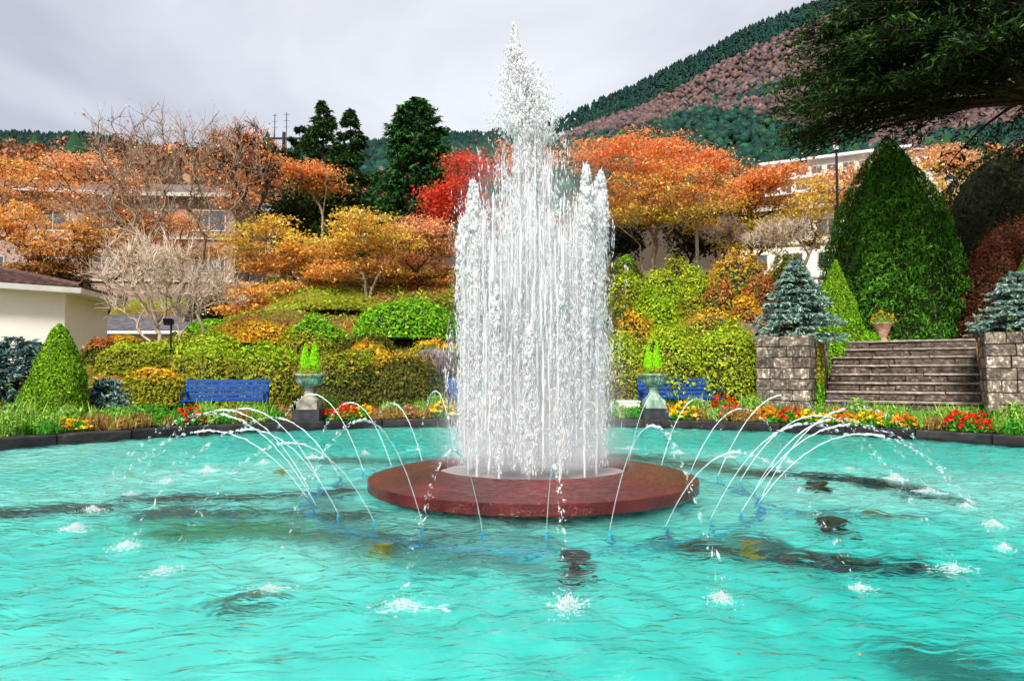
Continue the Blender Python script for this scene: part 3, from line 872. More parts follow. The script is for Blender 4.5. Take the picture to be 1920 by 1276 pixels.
for k in range(NJ):
    g = random.Random(950 + k)
    x, y = land_pts[k]
    o = empty('splash', (x, y, 0.002), g.uniform(0, 6.28))
    f = link('foam', FOAM[k % 6], o); f['kind'] = 'stuff'
    sc_ = g.uniform(.5, .9); o.scale = (sc_, sc_, sc_ * g.uniform(.7, 1.3))
    lab = ('white splash nearest the camera where the front jet lands' if k == 0 else
           f'white splash on the water, {ordinal(k - 1)} counterclockwise from the one nearest the camera')
    tag(o, lab, 'splash', 'splashes where the arching jets land')

pipe = tag(empty('nozzle_pipe', (CX, CY, -.345)), 'blue pipe ring with radiating arms under the water around the red slab', 'pipe')
ang = np.linspace(0, 2 * math.pi, 97)
V, F = rope(np.stack([RN * np.cos(ang), RN * np.sin(ang), np.zeros(97)], 1), np.full(97, .028), 8)
mk('ring_pipe', V, F, M['bluepipe'], pipe, smooth=True)
for a in (-.35, 2.4):
    g_ = Geo(); g_.tube((1.94 * math.cos(a), 1.94 * math.sin(a), .0), (3.3 * math.cos(a + .1), 3.3 * math.sin(a + .1), -.04), .024, .024, 8)
    g_.build('feed_pipe', M['bluepipe'], pipe, smooth=True)
M['yellowfit'] = mat_noise('yellow_fitting', lin(150, 120, 20), lin(190, 160, 40), 8, .5, 0)
M['darklamp'] = mat_noise('dark_underwater_fitting', (0.012, .02, .02), (.035, .045, .04), 12, .5, .3)
for px, py, r_, nm, lab in [(1085, 1050, .10, 'underwater_lamp', 'dark underwater lamp in front of the red slab'), (1585, 982, .11, 'underwater_lamp', 'dark underwater lamp to the right of the red slab, nearer one'),
                        (1550, 908, .10, 'underwater_lamp', 'dark underwater lamp to the right of the red slab, farther one')]:
    p = on_plane(px, py)
    o = tag(empty(nm, (p[0], p[1] + .2, -.378)), lab, 'lamp', 'underwater lamps in the pool')
    V, F = lathe([(.04, 0), (.04, .2), (r_ * .8, .23), (r_, .3), (r_ * .9, .345), (.001, .355)], 20); mk('lamp_housing', V, F, M['darklamp'], o, smooth=True)
    V, F = lathe([(r_ * 1.3, 0.002), (r_ * 1.25, .04), (.03, .05)], 20); mk('foot_plate', V, F, M['darklamp'], o)
for q, (px, py, lab) in enumerate([(695, 1030, 'yellow pipe fitting under the water left of the front jet'), (510, 884, 'yellowish fitting under the water at the left of the slab'), (1440, 1028, 'yellow fitting on the dark streak right of the slab')]):
    p = on_plane(px, py)
    ge = Geo(); V, F = lathe([(.05, 0), (.065, .02), (.065, .1), (.045, .12), (.045, .2), (.06, .21), (.06, .25), (.001, .26)], 14); ge.add(V, F)
    tag(ge.build('pipe_fitting', M['yellowfit'], None, loc=(p[0], p[1] + .3, -.378)), lab, 'pipe fitting', 'yellow fittings under the water')
p0, p1 = on_plane(1640, 958), on_plane(1765, 964)
ge = Geo(); ge.tube((p0[0], p0[1] + .25, -.26), (p1[0], p1[1] + .25, -.26), .05, .05, 12)
o = ge.build('sunken_pipe', M['wood'], None, smooth=True); tag(o, 'pale pipe lying under the water at the right', 'pipe')

# ------------------------------------------------------------------ stone piers and stairs
def stone_mesh(seed, ch=(.03, .05, .055)):
    """unit block with worn, chamfered edges"""
    g = np.random.default_rng(seed)
    ch = np.array(ch)
    V = []
    for x in (-.5, .5):
        for y in (-.5, .5):
            for z in (-.5, .5):
                c = np.array([x, y, z])
                for ax in range(3):
                    w = c.copy(); w -= np.sign(c) * ch; w[ax] = c[ax]
                    V.append(w)
    V = np.array(V) * 1.0 + g.normal(0, .009, (24, 3))
    import itertools
    idx = {}
    n = 0
    for x in (0, 1):
        for y in (0, 1):
            for z in (0, 1):
                for ax in range(3):
                    idx[(x, y, z, ax)] = n; n += 1
    Q, T = [], []
    for ax in range(3):
        o1, o2 = [(1, 2), (0, 2), (0, 1)][ax]
        for s in (0, 1):
            q = []
            for a, b in ((0, 0), (1, 0), (1, 1), (0, 1)):
                k = [0, 0, 0]; k[ax] = s; k[o1] = a; k[o2] = b
                q.append(idx[(*k, ax)])
            Q.append(q)
    for e in range(3):      # edges parallel to axis e
        o1, o2 = [(1, 2), (0, 2), (0, 1)][e]
        for a in (0, 1):
            for b in (0, 1):
                k0 = [0, 0, 0]; k0[o1] = a; k0[o2] = b
                k1 = list(k0); k1[e] = 1
                Q.append([idx[(*k0, o1)], idx[(*k0, o2)], idx[(*k1, o2)], idx[(*k1, o1)]])
    for x in (0, 1):
        for y in (0, 1):
            for z in (0, 1):
                T.append([idx[(x, y, z, 0)], idx[(x, y, z, 1)], idx[(x, y, z, 2)]])
    me = mk('tmp', V, [np.array(Q), np.array(T)])
    d = me.data
    bpy.data.objects.remove(me)
    import bmesh
    bm = bmesh.new(); bm.from_mesh(d); bmesh.ops.recalc_face_normals(bm, faces=bm.faces); bm.to_mesh(d); bm.free()
    return d
def with_mat(me, mat, name):
    c = me.copy(); c.name = name; c.materials.append(mat); return c
STONES = [stone_mesh(s) for s in range(5)]
BLOCKS = [with_mat(m, M['block'], 'stone_block') for m in STONES]
STEPS = [with_mat(stone_mesh(20 + q, (.012, .07, .16)), M['step'], 'step_stone') for q in range(5)]

M['tread'] = mat_noise('lit_tread_stone', (0.14, 0.115, 0.09), (0.34, 0.29, 0.235), 2.2, 0.9, 0.6, c3=(0.55, 0.48, 0.41), rnd=0.2, lo=0.34, hi=0.6, bscale=9, stretch=(4.5, 2.3, .5))  # paler than the risers: light caught on step nosings painted into the colour
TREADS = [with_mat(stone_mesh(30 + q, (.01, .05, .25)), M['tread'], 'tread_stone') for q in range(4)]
def wall_face(parent, A, B, z0, z1, courses, seed, meshes=BLOCKS, name='stone', depth=.22, wmin=.2, wmax=.46):
    """courses of blocks along the plan line A->B (outer face on the right-hand side looking A->B), in parent space"""
    g = random.Random(seed)
    A = np.array(A, float); B = np.array(B, float)
    L = np.linalg.norm(B - A); d = (B - A) / L; nrm = np.array([d[1], -d[0]])
    rz = math.atan2(d[1], d[0])
    hgt = (z1 - z0) / courses
    for c in range(courses):
        x = 0.0
        while x < L - 1e-6:
            w = g.uniform(wmin, wmax)
            if L - x - w < wmin * .8: w = L - x
            gap = .011
            pr = g.uniform(-.012, .014)
            ctr = A + d * (x + w / 2) - nrm * (depth / 2 - pr)
            o = link(name, g.choice(meshes), parent, (ctr[0], ctr[1], z0 + hgt * (c + .5)))
            o.rotation_euler = (0, 0, rz)
            o.scale = (w - gap, depth, hgt - gap)
            x += w

def prism(poly, z0, z1):
    n = len(poly)
    V = np.array([[x, y, z0] for x, y in poly] + [[x, y, z1] for x, y in poly])
    F = [[q, (q + 1) % n, n + (q + 1) % n, n + q] for q in range(n)]
    return V, [np.array(F), np.array([list(range(n, 2 * n))])] if n != 4 else [np.array(F), np.array([list(range(n, 2 * n))])]

def inset(poly, d):
    c = np.mean(poly, 0)
    return [tuple(np.array(p) + (c - np.array(p)) / np.linalg.norm(c - np.array(p)) * d) for p in poly]

UX, UY = .5, .866            # the steps climb in this direction, away from the pool
SA = np.array([6.35, 14.98]); SW = 2.78
def su(a, u): return (SA[0] + UY * a + UX * u, SA[1] - UX * a + UY * u)   # a along a step, u up the flight
C0, C1, C2, C3 = (4.83, 14.46), (5.68, 13.97), (7.17, 16.55), (6.30, 17.05)
PL = [C0, C1, C2, C3]
def rel(p, o): return (p[0] - o[0], p[1] - o[1])
pier = tag(empty('stone_pier', (*C0, 0.05)), 'stone block pier left of the steps, blue spruce growing on top', 'stone pier', 'stone piers flanking the steps')
V, F = prism([rel(p, C0) for p in inset(PL, .12)], 0, 1.60); mk('mortar_core', V, F, M['mortar'], pier)
for q in (0, 1, 3):
    wall_face(pier, rel(PL[q], C0), rel(PL[(q + 1) % 4], C0), 0.0, 1.68, 8, 40 + q)
D0, D1, D2, D3 = (8.16, 12.57), (9.60, 11.74), (11.1, 14.34), (9.66, 15.17)
PR = [D0, D1, D2, D3]
pier2 = tag(empty('stone_pier', (*D0, 0.05)), 'stone block pier right of the steps at the picture edge', 'stone pier', 'stone piers flanking the steps')
V, F = prism([rel(p, D0) for p in inset(PR, .12)], 0, 1.60); mk('mortar_core', V, F, M['mortar'], pier2)
for q in (0, 3):
    wall_face(pier2, rel(PR[q], D0), rel(PR[(q + 1) % 4], D0), 0.0, 1.66, 8, 60 + q)

stairs = tag(empty('stone_steps', (SA[0], SA[1], 0.08), -math.radians(30)), 'broad mossy stone steps rising between the two stone piers', 'steps')
NS = 9
for k in range(NS):
    st = empty('step', (0, 0, 0)); st.parent = stairs
    y0 = .3 * k; rise = .185
    xl, xr = 0.0, SW
    g = random.Random(200 + k)
    x = xl
    while x < xr - 1e-6:
        w = g.uniform(.55, 1.15)
        if xr - x - w < .4: w = xr - x
        o = link('stone', g.choice(STEPS), st, (x + w / 2, y0 + .21 + g.uniform(-.012, .012), rise * (k + .5) - .022))
        o.scale = (w - .012, .42, rise - .05)
        x += w
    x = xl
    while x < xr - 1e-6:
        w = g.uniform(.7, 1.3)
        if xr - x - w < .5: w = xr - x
        o = link('tread', g.choice(TREADS), st, (x + w / 2, y0 + .185 + g.uniform(-.008, .008), rise * (k + 1) - .022 + g.uniform(-.003, .003)))  # thin slab added to carry the painted light line of the nosing
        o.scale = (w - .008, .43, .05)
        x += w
    mk('step_fill', *box(((xl + xr) / 2, y0 + .3, rise * k + rise * .5 - .02), (xr - xl - .1, .3, rise * .8)), M['mortar'], st)
# landing above the steps
V = np.array([[*su(-.2, 2.72), 1.745], [*su(SW + .6, 2.72), 1.745], [*su(SW + .6, 6.0), 1.76], [*su(-.2, 6.0), 1.76]])
tag(mk('upper_path', V, np.array([[0, 1, 2, 3]]), M['paving']), 'pale path at the head of the stone steps', kind='structure')

# ------------------------------------------------------------------ benches
def bench(loc, rz, label):
    b = tag(empty('park_bench', loc, rz), label, 'bench', 'blue benches round the pool')
    Lb = 1.7
    for k in range(5):
        z = .46 + k * .098; y = .20 + k * .019
        mk('back_slat', *box((0, y, z), (Lb, .024, .076), tilt=-.19), M['blue'], b)
    for k in range(4):
        mk('seat_slat', *box((0, -.26 + k * .125, .42 + (.012 if k in (0, 3) else 0)), (Lb, .105, .026)), M['blue'], b)
    for s in (-1, 1):
        ge = Geo(); x = s * (Lb / 2 - .02)
        ge.box((x, .265, .66), (.055, .035, .5), tilt=-.19)
        ge.box((x, .0, .385), (.05, .56, .04))
        ge.box((x, -.02, .60), (.05, .50, .03))
        ge.build('end_frame', M['blue'], b)
        for yy in (-.24, .2):
            ge = Geo(); ge.box((x, yy, .19), (.05, .05, .38)); ge.build('leg', M['iron'], b)
        ge = Geo(); ge.box((x, -.24, .5), (.045, .045, .19)); ge.build('arm_post', M['iron'], b)
    return b
p = P(423, 740, 14.3); bench((p[0], p[1], .112), math.radians(11), 'blue slatted bench in front of the hedge left of the left urn').scale = (.91, .91, .86)
p = P(1275, 740, 15.6); bench((p[0], p[1], .112), math.radians(-2), 'blue slatted bench behind the right urn, beside the stone pier').scale = (1, 1, .88)
p = P(912, 740, 15.9); bench((p[0], p[1], .112), math.radians(3), 'blue slatted bench half hidden behind the water plume').scale = (1, 1, .88)

# ------------------------------------------------------------------ urns
def urn(loc, label, stone):
    u = tag(empty('garden_urn', loc), label, 'urn', 'urns on the pool kerb'); u.scale = (.9, .9, .95)
    V, F = box((0, 0, .15), (.54, .54, .36)); mk('base_block', V, F, M['blackblock'], u)
    ge = Geo(); ge.box((0, 0, .41), (.43, .43, .155)); ge.box((0, 0, .50), (.39, .39, .028))
    ge.build('pedestal', stone, u)
    V, F = lathe([(.195, .515), (.185, .54), (.15, .56), (.115, .62), (.10, .68), (.11, .72), (.135, .735), (.135, .75), (.09, .765)], 24); mk('stem', V, F, stone, u, smooth=True)
    prof = np.array([(.08, .76), (.15, .775), (.24, .83), (.29, .91), (.31, .975), (.335, .985), (.35, 1.01), (.335, 1.03), (.30, 1.02), (.27, .99), (.02, .97)])
    fl = np.array([0, .06, .09, .08, .03, 0, 0, 0, 0, 0, 0])
    V, F = lathe(prof, 96, fl); mk('bowl', V, F, M['verdigris'], u, smooth=True)
    return u
pu1 = P(580, 780, 13.75); pu2 = P(1226, 780, 14.25)
u1 = urn((pu1[0], pu1[1], .02), 'pale fluted stone urn on a black block, left of the fountain', M['urnstone'])
u2 = urn((pu2[0], pu2[1], .02), 'green fluted urn on a black block, in front of the right bench', M['verdigris'])
p = P(1178, 768, 14.9)
V, F = box((0, 0, .16), (.42, .3, .3)); ge = Geo(); ge.add(V, F); ge.box((0, 0, .325), (.46, .34, .03))
tag(ge.build('planter_box', M['cream'], None, loc=(p[0], p[1], .112)), 'small cream planter box left of the green urn', 'planter')

# terracotta urn planter at the head of the steps
p = P(1655, 632, 18.3)
tu = tag(empty('flower_vase', (p[0], p[1], 1.75)), 'tall terracotta vase with flowers at the head of the steps', 'vase')
V, F = lathe([(.16, 0), (.17, .03), (.10, .08), (.09, .16), (.15, .3), (.22, .48), (.25, .5), (.23, .52), (.01, .5)], 24); mk('vase_body', V, F, M['terracotta'], tu, smooth=True)

# ------------------------------------------------------------------ buildings
def add_window(parent, c, w, h, rz, frame=None, proud=.04, mull=1):
    f = empty('window', c, rz); f.parent = parent
    ge = Geo(); t = .07
    ge.box((0, 0, h / 2), (w + 2 * t, proud * 2, t)).box((0, 0, -h / 2), (w + 2 * t, proud * 2, t))
    for s in (-1, 1): ge.box((s * (w / 2 + t / 2), 0, 0), (t, proud * 2, h - t))
    ge.build('frame', frame or M['trim'], f)
    for q in range(mull):
        ge = Geo(); ge.box((-w / 2 + w * (q + 1) / (mull + 1), 0, 0), (.05, proud * 1.6, h - t)); ge.build('mullion', frame or M['trim'], f)
    ge = Geo(); ge.box((0, .01, 0), (w, proud, h)); ge.build('pane', M['pane'], f)

def house(name, label, c, w, d, h, rz, wall, roof, roof_h, rows, ov=.6, cols=4, win=(1.3, 1.2), roofkind='hip'):
    b = tag(empty(name, c, rz), label, 'house')
    V, F = box((0, 0, h / 2 - 3), (w, d, h + 6)); mk('wall', V, F, wall, b)
    W, D = w / 2 + ov, d / 2 + ov
    rl = max(W - D * .9, .3)
    V = np.array([[-W, -D, h], [W, -D, h], [W, D, h], [-W, D, h], [-rl, 0, h + roof_h], [rl, 0, h + roof_h], [-W, -D, h - .18], [W, -D, h - .18], [W, D, h - .18], [-W, D, h - .18]])
    r = mk('roof', V, [np.array([[0, 1, 5, 4], [2, 3, 4, 5], [6, 9, 8, 7], [0, 6, 7, 1], [1, 7, 8, 2], [2, 8, 9, 3], [3, 9, 6, 0]]), np.array([[1, 2, 5], [3, 0, 4]])], roof, b)
    ge = Geo(); ge.box((0, -D - .02, h - .07), (2 * W + .06, .05, .22)); ge.build('fascia', M['trim'], r)
    for k, z in enumerate(rows):
        for q in range(cols):
            add_window(b, (-w / 2 + w * (q + .5) / cols, -d / 2 - .01, z), win[0], win[1], 0)
        if k < len(rows) - 1 or len(rows) > 1:
            ge = Geo(); ge.box((0, -d / 2 - .05, z - win[1] / 2 - .45), (w + .1, .16, .12)); ge.build('string_course', M['trim'], b)
    return b

# near cream pavilion
hb = tag(empty('pavilion', (-13.5, 18.6, 1.0)), 'cream pavilion with brown tiled roof and white eaves at left', 'building')
eave = [(-14.4, 14.8), (-10.76, 18.15), (-11.3, 21.4), (-17.5, 24.5), (-19.5, 18.5)]
apex = np.array([-15.4, 19.6, 4.1])
def loc3(p, z): return (p[0] + 13.5, p[1] - 18.6, z - 1.0)
wallp = []
cen = np.mean(eave, 0)
for p in eave:
    v = cen - np.array(p); wallp.append(np.array(p) + v / np.linalg.norm(v) * .5)
V = np.array([loc3(p, .3) for p in wallp] + [loc3(p, 3.02) for p in wallp])
mk('wall', V, np.array([[q, (q + 1) % 5, 5 + (q + 1) % 5, 5 + q] for q in range(5)]), M['cream'], hb)
V = np.array([loc3(p, 3.0) for p in eave] + [loc3(p, 3.13) for p in inset(eave, -.03)] + [loc3(p, 3.0) for p in inset(eave, .5)] + [loc3(p, 3.135) for p in inset(eave, .05)])
F = [[q, (q + 1) % 5, 5 + (q + 1) % 5, 5 + q] for q in range(5)] + [[q, 10 + q, 10 + (q + 1) % 5, (q + 1) % 5] for q in range(5)] + [[5 + q, 5 + (q + 1) % 5, 15 + (q + 1) % 5, 15 + q] for q in range(5)]
mk('eave', V, np.array(F), M['white'], hb)
rf = empty('roof', (0, 0, 0)); rf.parent = hb
for q in range(5):          # each slope: overlapping rows of ribbed tiles
    a = np.array([*eave[q], 3.14]); b = np.array([*eave[(q + 1) % 5], 3.14])
    NRW = 16
    ge = Geo()
    for r_ in range(NRW):
        t0, t1 = r_ / NRW, (r_ + 1.0) / NRW
        A0 = a + (apex - a) * t0; B0 = b + (apex - b) * t0; A1 = a + (apex - a) * t1; B1 = b + (apex - b) * t1
        nn = max(4, int(np.linalg.norm(B0 - A0) / .11))
        s = np.linspace(0, 1, nn + 1)
        lo = A0 + (B0 - A0) * s[:, None]; hi = A1 + (B1 - A1) * s[:, None]
        lo[:, 2] += .045 + .022 * (np.arange(nn + 1) % 2); hi[:, 2] += .008 + .022 * (np.arange(nn + 1) % 2)
        low = lo.copy(); low[:, 2] -= .05
        Vt = np.concatenate([low, lo, hi]) - np.array([-13.5, 18.6, 1.0])
        k = nn + 1; e = np.arange(nn)
        ge.add(Vt, np.concatenate([np.stack([e, e + 1, e + 1 + k, e + k], 1), np.stack([e + k, e + k + 1, e + 1 + 2 * k, e + 2 * k], 1)]))
    o = ge.build('tile_rows', M['rooftile'], rf); o['kind'] = 'stuff'
    ge = Geo(); ge.tube(a - [-13.5, 18.6, 1.0] + [0, 0, .05], apex - [-13.5, 18.6, 1.0] + [0, 0, .05], .07, .07, 8); ge.build('hip_cap', M['rooftile'], rf)

# low slate-roofed outbuilding behind it
p = P(240, 620, 24.0)
lb = tag(empty('outbuilding', (p[0], p[1], 1.6)), 'low outbuilding with grey slate roof behind the cream pavilion', 'building')
V, F = box((0, 1.6, -.2), (4.6, 3.0, 2.0)); mk('wall', V, F, M['cream'], lb)
rt = empty('roof', (0, 0, 0)); rt.parent = lb
for r_ in range(9):
    ge = Geo(); ge.box((0, -.12 + r_ * .2, .80 + r_ * .075), (5.0, .24, .03), tilt=.33); ge.build('slate_row', M['slate'], rt)
ge = Geo(); ge.box((0, -.26, .74), (5.05, .07, .09)); ge.build('gutter', M['white'], lb)

p = P(290, 500, 44.0)
house('tan_house', 'long tan house with white framed windows behind the bare trees', (p[0], p[1], 5.6), 11.5, 7, 5.4, .08, M['brownwall'], M['greyroof'], 1.5, [1.6, 4.0], cols=4, win=(1.7, 1.15))
p = P(470, 400, 56.0)
house('tan_house', 'small tan house with pale eaves beside the utility pole', (p[0], p[1], 8.2), 8, 6, 4.6, -.1, M['brownwall'], M['greyroof'], 1.4, [1.4, 3.2], cols=3, win=(1.4, 1.0))
p = P(30, 470, 42.0)
house('pink_house', 'pinkish house behind the orange maple at the left edge', (p[0], p[1], 4.9), 9, 7, 6.0, .25, M['pinkwall'], M['greyroof'], 1.6, [1.8, 4.4], cols=3, win=(1.4, 1.1))
p = P(640, 420, 60.0)
house('grey_house', 'house with pale eaves half hidden behind the dark pines', (p[0], p[1], 7.4), 9, 6, 3.6, .1, M['brownwall'], M['greyroof'], 1.2, [1.6], cols=4, win=(1.3, 1.0))
p = P(1480, 470, 46.0)
house('white_house', 'pale house glimpsed between yellow trees beside the large cypress', (p[0], p[1], 6.3), 6, 5, 4.6, -.3, M['offwhite'], M['greyroof'], 1.0, [1.4, 3.4], cols=3, win=(1.1, 1.0))
p = P(1735, 300, 105.0)
house('white_house', 'white roofed house far up the slope behind the tall cypress', (p[0], p[1], p[2] - 3.4), 9, 7, 3.6, .2, M['offwhite'], M['white'], 1.3, [1.8], cols=3, win=(1.5, 1.2))

pa_, pb_ = P(1432, 312, 150.0), P(1700, 281, 138.0)
ab = tag(empty('apartment_block', (*(((pa_ + pb_) / 2)[:2]), 26.0), math.atan2(pb_[1] - pa_[1], pb_[0] - pa_[0])), 'long pale flat-roofed apartment block on the hillside above the maples', 'building')
Lg = np.linalg.norm((pb_ - pa_)[:2]); top = pa_[2] - 26.0
V, F = box((0, 5, top / 2 - 4), (Lg, 10, top + 8)); mk('wall', V, F, M['offwhite'], ab)
V, F = box((0, 4.6, top + .2), (Lg + 1.6, 11.6, .5)); mk('roof', V, F, M['white'], ab)
for fl in range(4):
    z = top - 2.0 - fl * 3.0
    ge = Geo(); ge.box((0, -.5, z - 1.35), (Lg, 1.0, .5)); ge.build('balcony', M['white'], ab)
    for q in range(9):
        add_window(ab, (-Lg / 2 + Lg * (q + .5) / 9, -.02, z), 1.9, 1.5, 0, mull=1)

# ------------------------------------------------------------------ poles and lamps
p = P(530, 420, 40.0); zt = P(530, 248, 40.0)[2]
up = tag(empty('utility_pole', (p[0], p[1], 5.2)), 'dark utility pole with crossarm and transformer behind the bare tree', 'utility pole')
hp = zt - 5.2
ge = Geo(); ge.tube((0, 0, -1), (0, 0, hp), .13, .09, 10); ge.build('pole', M['bark_dark'], up)
ge = Geo(); ge.box((.1, 0, hp - .35), (1.9, .1, .1)); ge.build('crossarm', M['iron'], up)
ge = Geo(); ge.tube((.28, 0, hp - 2.2), (.28, 0, hp - 1.1), .2, .2, 12); ge.build('transformer', M['iron'], up)
for x in (-.75, .05, .85):
    ge = Geo(); ge.tube((x, 0, hp - .3), (x, 0, hp - .05), .045, .03, 8); ge.build('insulator', M['white'], up)
for px, y0, y1, lab in [(515, 250, 213, 'thin radio mast standing left of the utility pole'), (537, 250, 211, 'thin radio mast standing right of the utility pole')]:
    a, b = P(px, y0, 60), P(px, y1, 60)
    ge = Geo(); ge.tube((0, 0, 8 - a[2] - 2), (0, 0, b[2] - a[2]), .05, .03, 6)
    for q in (.3, .6, .9): ge.tube((-.25, 0, (b[2] - a[2]) * q), (.25, 0, (b[2] - a[2]) * q), .015, .015, 5)
    tag(ge.build('radio_mast', M['iron'], None, loc=tuple(a)), lab, 'mast')

def lamp(px, pyt, pyb, Y, s, label):
    a, b = P(px, pyt, Y), P(px, pyb, Y)
    z0 = float(terr(b[0], Y)) - .05
    L = tag(empty('lamp_post', (b[0], Y, z0)), label, 'street lamp', 'lamp posts in the garden')
    h = a[2] - z0
    ge = Geo(); ge.tube((0, 0, 0), (0, 0, h - .45 * s), .055 * s, .04 * s, 10); ge.tube((0, 0, 0), (0, 0, .5 * s), .09 * s, .07 * s, 10); ge.tube((0, 0, h - .52 * s), (0, 0, h - .44 * s), .03 * s, .10 * s, 10)
    ge.build('post', M['iron'], L)
    V, F = lathe([(.09 * s, h - .44 * s), (.15 * s, h - .16 * s)], 6); mk('lantern_glass', V, F, M['lampglass'], L)
    V, F = lathe([(.21 * s, h - .17 * s), (.20 * s, h - .14 * s), (.06 * s, h - .03 * s), (.001, h)], 6); mk('lantern_cap', V, F, M['iron'], L)
    for q in range(6):
        al = q * math.pi / 3
        ge = Geo(); ge.tube((.092 * s * math.cos(al), .092 * s * math.sin(al), h - .44 * s), (.152 * s * math.cos(al), .152 * s * math.sin(al), h - .16 * s), .008 * s, .008 * s, 4); ge.build('lantern_bar', M['iron'], L)
lamp(1572, 258, 470, 25.0, 1.0, 'tall black lamp post rising left of the large cypress')
lamp(1783, 326, 420, 27.0, 1.0, 'black lantern lamp right of the large cypress')
a, b = P(1307, 413, 27.5), P(1307, 475, 27.5)
ge = Geo(); ge.tube((0, 0, -.8), (0, 0, a[2] - b[2]), .07, .065, 10); ge.tube((0, 0, a[2] - b[2] - .25), (.5, 0, a[2] - b[2] - .2), .02, .02, 6)
tag(ge.build('wooden_post', M['wood'], None, loc=tuple(b)), 'pale wooden post standing under the big orange maple', 'post')

# floodlight on a bracket in front of the pale bare tree
p = P(318, 640, 18.0); z0 = float(terr(p[0], 18.0))
fl = tag(empty('floodlight', (p[0], 18.0, z0)), 'small black floodlight on a post beside the pale bare tree', 'floodlight')
hh = P(318, 604, 18.0)[2] - z0
ge = Geo(); ge.tube((0.03, 0, -.1), (0.03, 0, hh - .06), .025, .025, 8); ge.build('post', M['iron'], fl)
ge = Geo(); ge.box((0, -.05, hh), (.19, .13, .12), tilt=.35); ge.box((0, -.12, hh + .01), (.22, .02, .16), tilt=.35); ge.build('lamp_head', M['iron'], fl)

# ------------------------------------------------------------------ plants: builders
def shade_split(rng, n, pal, key=None):
    return pick(rng, n, pal)

def mound(px, pyt, hw, Y, pal, label, cat='shrub', n=9000, leaf=.055, pyb=None, flat=.85, name='mounded_shrub', top_pal=None, group='clipped shrubs on the garden slope', lump=.10, depth=None, base_z=None, aspect=.55):
    g = np.random.default_rng(abs(hash((px, pyt))) % 99999 if False else int(px * 7 + pyt * 13))
    c = P(px, pyt, Y)
    rx = hw / F_PX * Y
    ry = depth or rx * .85
    zb = base_z if base_z is not None else float(terr(c[0], Y)) - .1
    if pyb is not None:
        zb = min(zb, P(px, pyb, Y - ry)[2]) if base_z is None else zb
    rz_ = max(c[2] - zb, .35)
    o = tag(empty(name, (c[0], Y, zb)), label, cat, group)
    d = g.normal(size=(n * 2, 3)); d[:, 2] = np.abs(d[:, 2]) * 1.1 - .12; d = norm(d)
    d = d[d[:, 1] < .55][:n]     # few leaves are wasted on the far side
    # superellipse-like clipped dome
    p4 = 2.2
    k = (np.abs(d[:, 0]) ** p4 + np.abs(d[:, 1]) ** p4 + np.abs(d[:, 2]) ** p4) ** (-1 / p4)
    lumps = 1 + lump * sines(d * 1.0, 5.5, int(px), 3)
    inn = 1 - g.normal(.03, .045, len(d))
    C = d * (k * lumps * inn)[:, None] * np.array([rx, ry, rz_ * .96])
    C[:, 2] = np.maximum(C[:, 2], .02)
    N = d / np.array([rx, ry, rz_]); N = norm(N) + g.normal(0, .55, (len(d), 3)) + [0, 0, .25]
    col = pick(g, len(d), pal)
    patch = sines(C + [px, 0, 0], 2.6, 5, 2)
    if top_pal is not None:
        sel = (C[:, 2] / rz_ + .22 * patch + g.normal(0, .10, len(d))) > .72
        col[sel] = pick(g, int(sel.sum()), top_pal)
    V, F = leaves(C, N, g.gamma(5, leaf / 5, len(d)), g, aspect)
    mk('foliage', V, F, M['leaf'], o, np.repeat(col, 4, 0))
    # woody inside
    u = np.linspace(0, 2 * math.pi, 29)[:-1]; v = np.linspace(-.1, math.pi / 2, 9)
    D = np.array([[math.cos(b) * math.cos(a), math.cos(b) * math.sin(a), math.sin(b)] for b in v for a in u])
    kk = (np.abs(D) ** p4).sum(1) ** (-1 / p4)
    Vc = D * (kk * (1 + lump * sines(D, 5.5, int(px), 3)) * .88)[:, None] * np.array([rx, ry, rz_ * .96]); Vc[:, 2] = np.maximum(Vc[:, 2], -.05)
    i = np.arange(8)[:, None]; j = np.arange(28)[None]
    Fc = np.stack([i * 28 + j, i * 28 + (j + 1) % 28, (i + 1) * 28 + (j + 1) % 28, (i + 1) * 28 + j], -1).reshape(-1, 4)
    mk('twigs', Vc, Fc, M['twig_core'], o, smooth=True)
    return o

